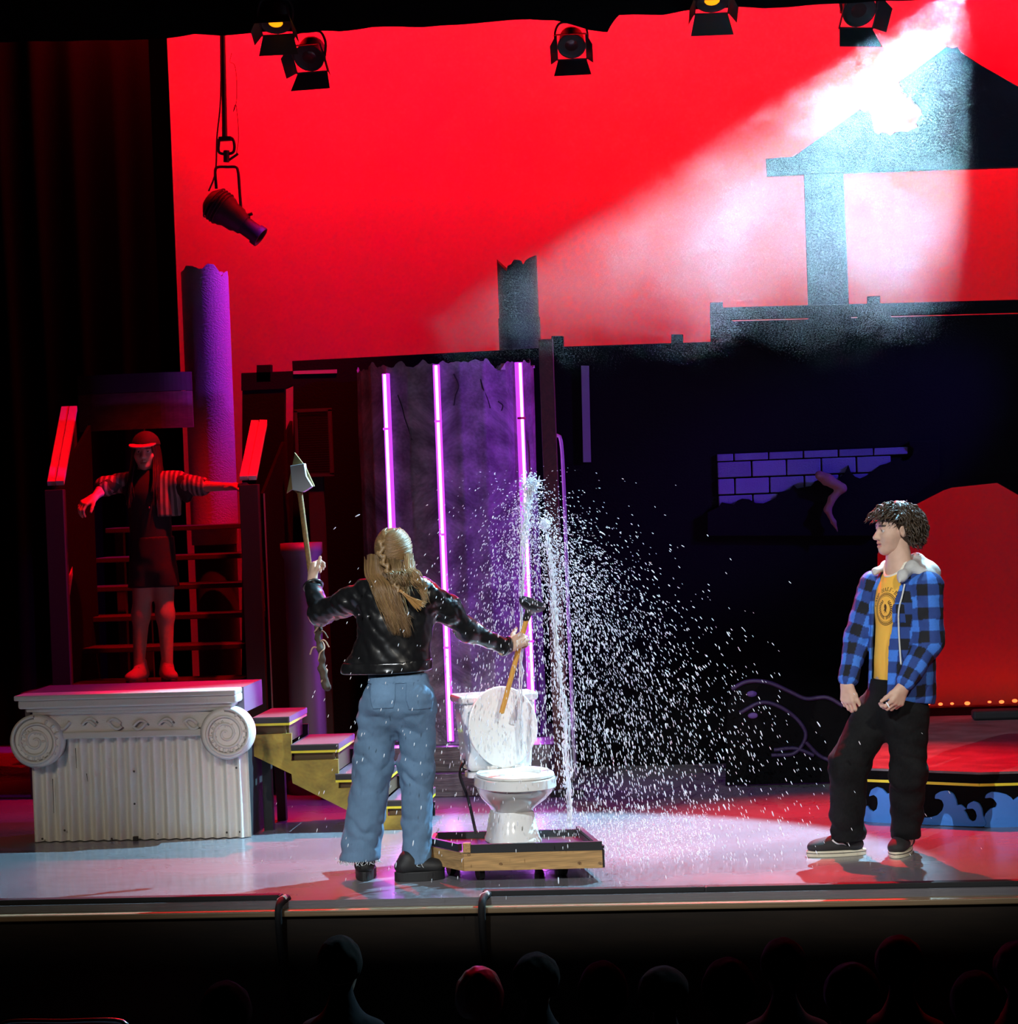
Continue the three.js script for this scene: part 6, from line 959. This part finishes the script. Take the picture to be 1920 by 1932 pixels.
/* ------------------------------------------------------------------ the water bursting from the toilet */
{
  const Z = -0.3, o = P(984, 1440, Z), t = thing('water_burst', 'white jets and spray of water bursting up from the toilet', 'water', o), L = (x, y, z = 0) => P(x, y, Z).sub(o).add(V(0, 0, z));
  const wet = PH({ vertexColors: true, roughness: 0.2, specularIntensity: 1 }), tone = () => { const k = rr(0.7, 0.95); return [k * 0.95, k * 0.97, k]; };
  const jet = (pix, n, spread, r, burst) => {
    const c = new THREE.CatmullRomCurve3(pix.map(([x, y]) => L(x, y))), list = [];
    for (let i = 0; i < n; i++) { let a = rr(0, 0.95), b = Math.min(1, a + rr(0.04, 0.22)), pts = []; const q = V(gauss(), 0, gauss()).multiplyScalar(spread); for (let j = 0; j <= 7; j++) { const k = lerp(a, b, j / 7); pts.push(c.getPoint(k).addScaledVector(q, 0.5 + k).add(V(gauss(), gauss(), gauss()).multiplyScalar(spread * 0.25))); } list.push({ pts, r: rr(r * 0.4, r), c: tone(), seg: 14 }); }
    if (burst) { const e = c.getPoint(1); for (let i = 0; i < burst; i++) { const d = V(gauss(), Math.abs(gauss()) * 0.7 - 0.2, gauss()).normalize(), p = e.clone().add(V(gauss(), gauss() * 1.6, gauss()).multiplyScalar(0.014)); list.push({ pts: [p, p.clone().addScaledVector(d, rr(0.01, 0.035)), p.clone().addScaledVector(d, rr(0.03, 0.065)).add(V(0, -0.012, 0))], r: rr(0.0025, 0.0075), c: tone(), seg: 6 }); } }
    return locks(list, 5);
  };
  mesh('main_jet', jet([[986, 1445], [984, 1380], [982, 1310], [983, 1210], [985, 1120], [988, 1020], [994, 960], [999, 915]], 60, 0.007, 0.0036, 0), wet, t);
  mesh('falling_stream', jet([[1026, 975], [1032, 1000], [1042, 1080], [1047, 1160], [1051, 1230], [1058, 1290], [1066, 1320], [1071, 1400], [1074, 1480], [1076, 1560]], 46, 0.0065, 0.0038, 0), wet, t);
  /* drops */
  const g = new THREE.IcosahedronGeometry(1, 1), drops = [], G9 = -9.8, top = L(1000, 930), top2 = L(1030, 990), floorY = -o.y + 0.003;
  const shot = (p, v, t0) => { const q = V(p.x + v.x * t0, p.y + v.y * t0 + 0.5 * G9 * t0 * t0, p.z + v.z * t0), w = V(v.x, v.y + G9 * t0, v.z); if (q.y < floorY) return; drops.push([q, w, rr(0.0009, 0.0021) * (rnd() < 0.08 ? 1.6 : 1)]); };
  const along = () => { const k = rnd(); return V(lerp(L(985, 1120).x, top.x, k) + gauss() * 0.015, lerp(L(985, 1120).y, top.y, Math.sqrt(k)), gauss() * 0.02); };
  for (let i = 0; i < 3000; i++) shot(along(), V(-0.28 + gauss() * 0.34, rr(-0.6, 1.4), gauss() * 0.35), rr(0, 0.62));
  for (let i = 0; i < 10500; i++) { const p = rnd() < 0.5 ? along() : top2.clone().add(V(gauss() * 0.02, -rnd() * 0.35, gauss() * 0.02)), vx = Math.abs(0.6 + gauss() * 0.9); shot(p, V(vx, rr(-0.6, 1.25) - vx * 0.15, gauss() * 0.3), Math.pow(rnd(), 0.75) * 0.72); }
  for (const [p, n, s] of [[L(1001, 912), 320, 0.024], [L(1029, 986), 170, 0.016]]) for (let i = 0; i < n; i++) drops.push([p.clone().add(V(gauss() * s, gauss() * s * 1.1 - 0.01, gauss() * s)), V(gauss(), gauss() + 0.5, gauss()), rr(0.0014, 0.0042)]);
  for (const [pix, n] of [[[[988, 1030], [998, 930]], 260], [[[1034, 1010], [1048, 1180]], 200], [[[1050, 1200], [1076, 1560]], 320]]) for (let i = 0; i < n; i++) { const k = rnd(), p = L(lerp(pix[0][0], pix[1][0], k) + gauss() * 4, lerp(pix[0][1], pix[1][1], k), gauss() * 0.012); drops.push([p, V(0.2, -3, 0), rr(0.0012, 0.0036)]); }
  for (let i = 0; i < 500; i++) shot(top, V(gauss() * 1.1, rr(0, 1.6), 0.5 + gauss() * 0.6), rr(0.05, 0.8));
  for (let i = 0; i < 260; i++) shot(top, V(-0.9 + gauss() * 0.5, rr(0.2, 1.5), rr(0.9, 1.9)), rr(0.25, 0.8));
  for (let i = 0; i < 2600; i++) { const f = G(rr(1000, 1340), rr(1545, 1625)).sub(o), w = V(gauss() * 1.2, Math.abs(gauss()) * 1.2, gauss() * 0.7), k = Math.pow(rnd(), 2) * 0.07; drops.push([V(f.x, floorY + k, f.z), w, rr(0.0005, 0.0012)]); }
  const im = new THREE.InstancedMesh(g, PH({ color: C(0.86, 0.88, 0.95), roughness: 0.18 }), drops.length), m = new THREE.Matrix4(), q = new THREE.Quaternion();
  drops.forEach(([p, v, r], i) => { const s = v.length(); q.setFromUnitVectors(V(0, 1, 0), v.clone().normalize()); m.compose(p, q, V(r, r * (1.3 + Math.min(3.6, s * 0.75)), r)); im.setMatrixAt(i, m); });
  im.name = 'spray_drops'; im.castShadow = im.receiveShadow = true; im.userData = { kind: 'stuff' }; t.add(im);
}
/* ------------------------------------------------------------------ stage smoke hanging under the moving light: a cloud of fine flecks */
{
  const N = 250000, E = 0.0005, pos = new Float32Array(N * 9), nor = new Float32Array(N * 9), dir = BEAM_TO.clone().sub(BEAM_AT).normalize(), u = dir.clone().cross(V(0, 1, 0)).normalize(), w = dir.clone().cross(u), p = V(), a = V(), b = V(), c = V(), n = V();
  let k = 0;
  for (let tries = 0; k < N && tries < 6000000; tries++) {
    const s = 3.5 * Math.pow(rnd(), 0.25), r = s * 0.45 * Math.sqrt(rnd()), q = rr(0, 6.2832);
    p.copy(BEAM_AT).addScaledVector(dir, s).addScaledVector(u, r * Math.cos(q)).addScaledVector(w, r * Math.sin(q));
    if (p.z > BEAM_AT.z + ((BEAM_AT.y - p.y) / BEAM_AT.y) * (LIP + 0.35 - BEAM_AT.z) - 0.03) continue;
    const wisp = 0.62 + 0.8 * (N3(p.x * 1.7, p.y * 1.7, p.z * 1.7) + 0.5 * N3(p.x * 4, p.y * 4, p.z * 4 + 5));
    if (rnd() > smooth(2.55, 3.35, p.y + 0.35 * N3(p.x * 1.3, 2, p.z * 1.3)) * clamp(wisp, 0.4, 1) * (1 - 0.35 * smooth(0.8, 3, BEAM_AT.x - p.x))) continue;
    a.set(rr(-1, 1), rr(-1, 1), rr(-1, 1)).normalize().multiplyScalar(E); n.set(rr(-1, 1), rr(-1, 1), rr(-1, 1)).cross(a).normalize();
    b.copy(n).cross(a).multiplyScalar(0.866).addScaledVector(a, -0.5); c.copy(a).add(b).multiplyScalar(-1);
    [a, b, c].forEach((v, j) => { pos[k * 9 + j * 3] = p.x + v.x; pos[k * 9 + j * 3 + 1] = p.y + v.y; pos[k * 9 + j * 3 + 2] = p.z + v.z; nor[k * 9 + j * 3] = n.x; nor[k * 9 + j * 3 + 1] = n.y; nor[k * 9 + j * 3 + 2] = n.z; });
    k++;
  }
  const g = new THREE.BufferGeometry(); g.setAttribute('position', new THREE.BufferAttribute(pos.subarray(0, k * 9), 3)); g.setAttribute('normal', new THREE.BufferAttribute(nor.subarray(0, k * 9), 3));
  const im = new THREE.InstancedMesh(g, M({ color: C(0.9, 0.9, 0.9), roughness: 1 }), 10), m = new THREE.Matrix4(), e = new THREE.Euler();
  for (let i = 0; i < 10; i++) { e.set(rr(-0.012, 0.012), rr(-0.012, 0.012), rr(-0.012, 0.012)); m.makeTranslation(BEAM_AT.x + rr(-0.02, 0.02), BEAM_AT.y + rr(-0.02, 0.02), BEAM_AT.z + rr(-0.02, 0.02)).multiply(new THREE.Matrix4().makeRotationFromEuler(e)).multiply(new THREE.Matrix4().makeTranslation(-BEAM_AT.x, -BEAM_AT.y, -BEAM_AT.z)); im.setMatrixAt(i, m); }
  im.name = 'stage_smoke'; im.castShadow = im.receiveShadow = true; im.userData = { kind: 'stuff', label: 'thin pale stage smoke lit by the white beam', category: 'smoke' }; scene.add(im);
}

renderer.render(scene, camera);
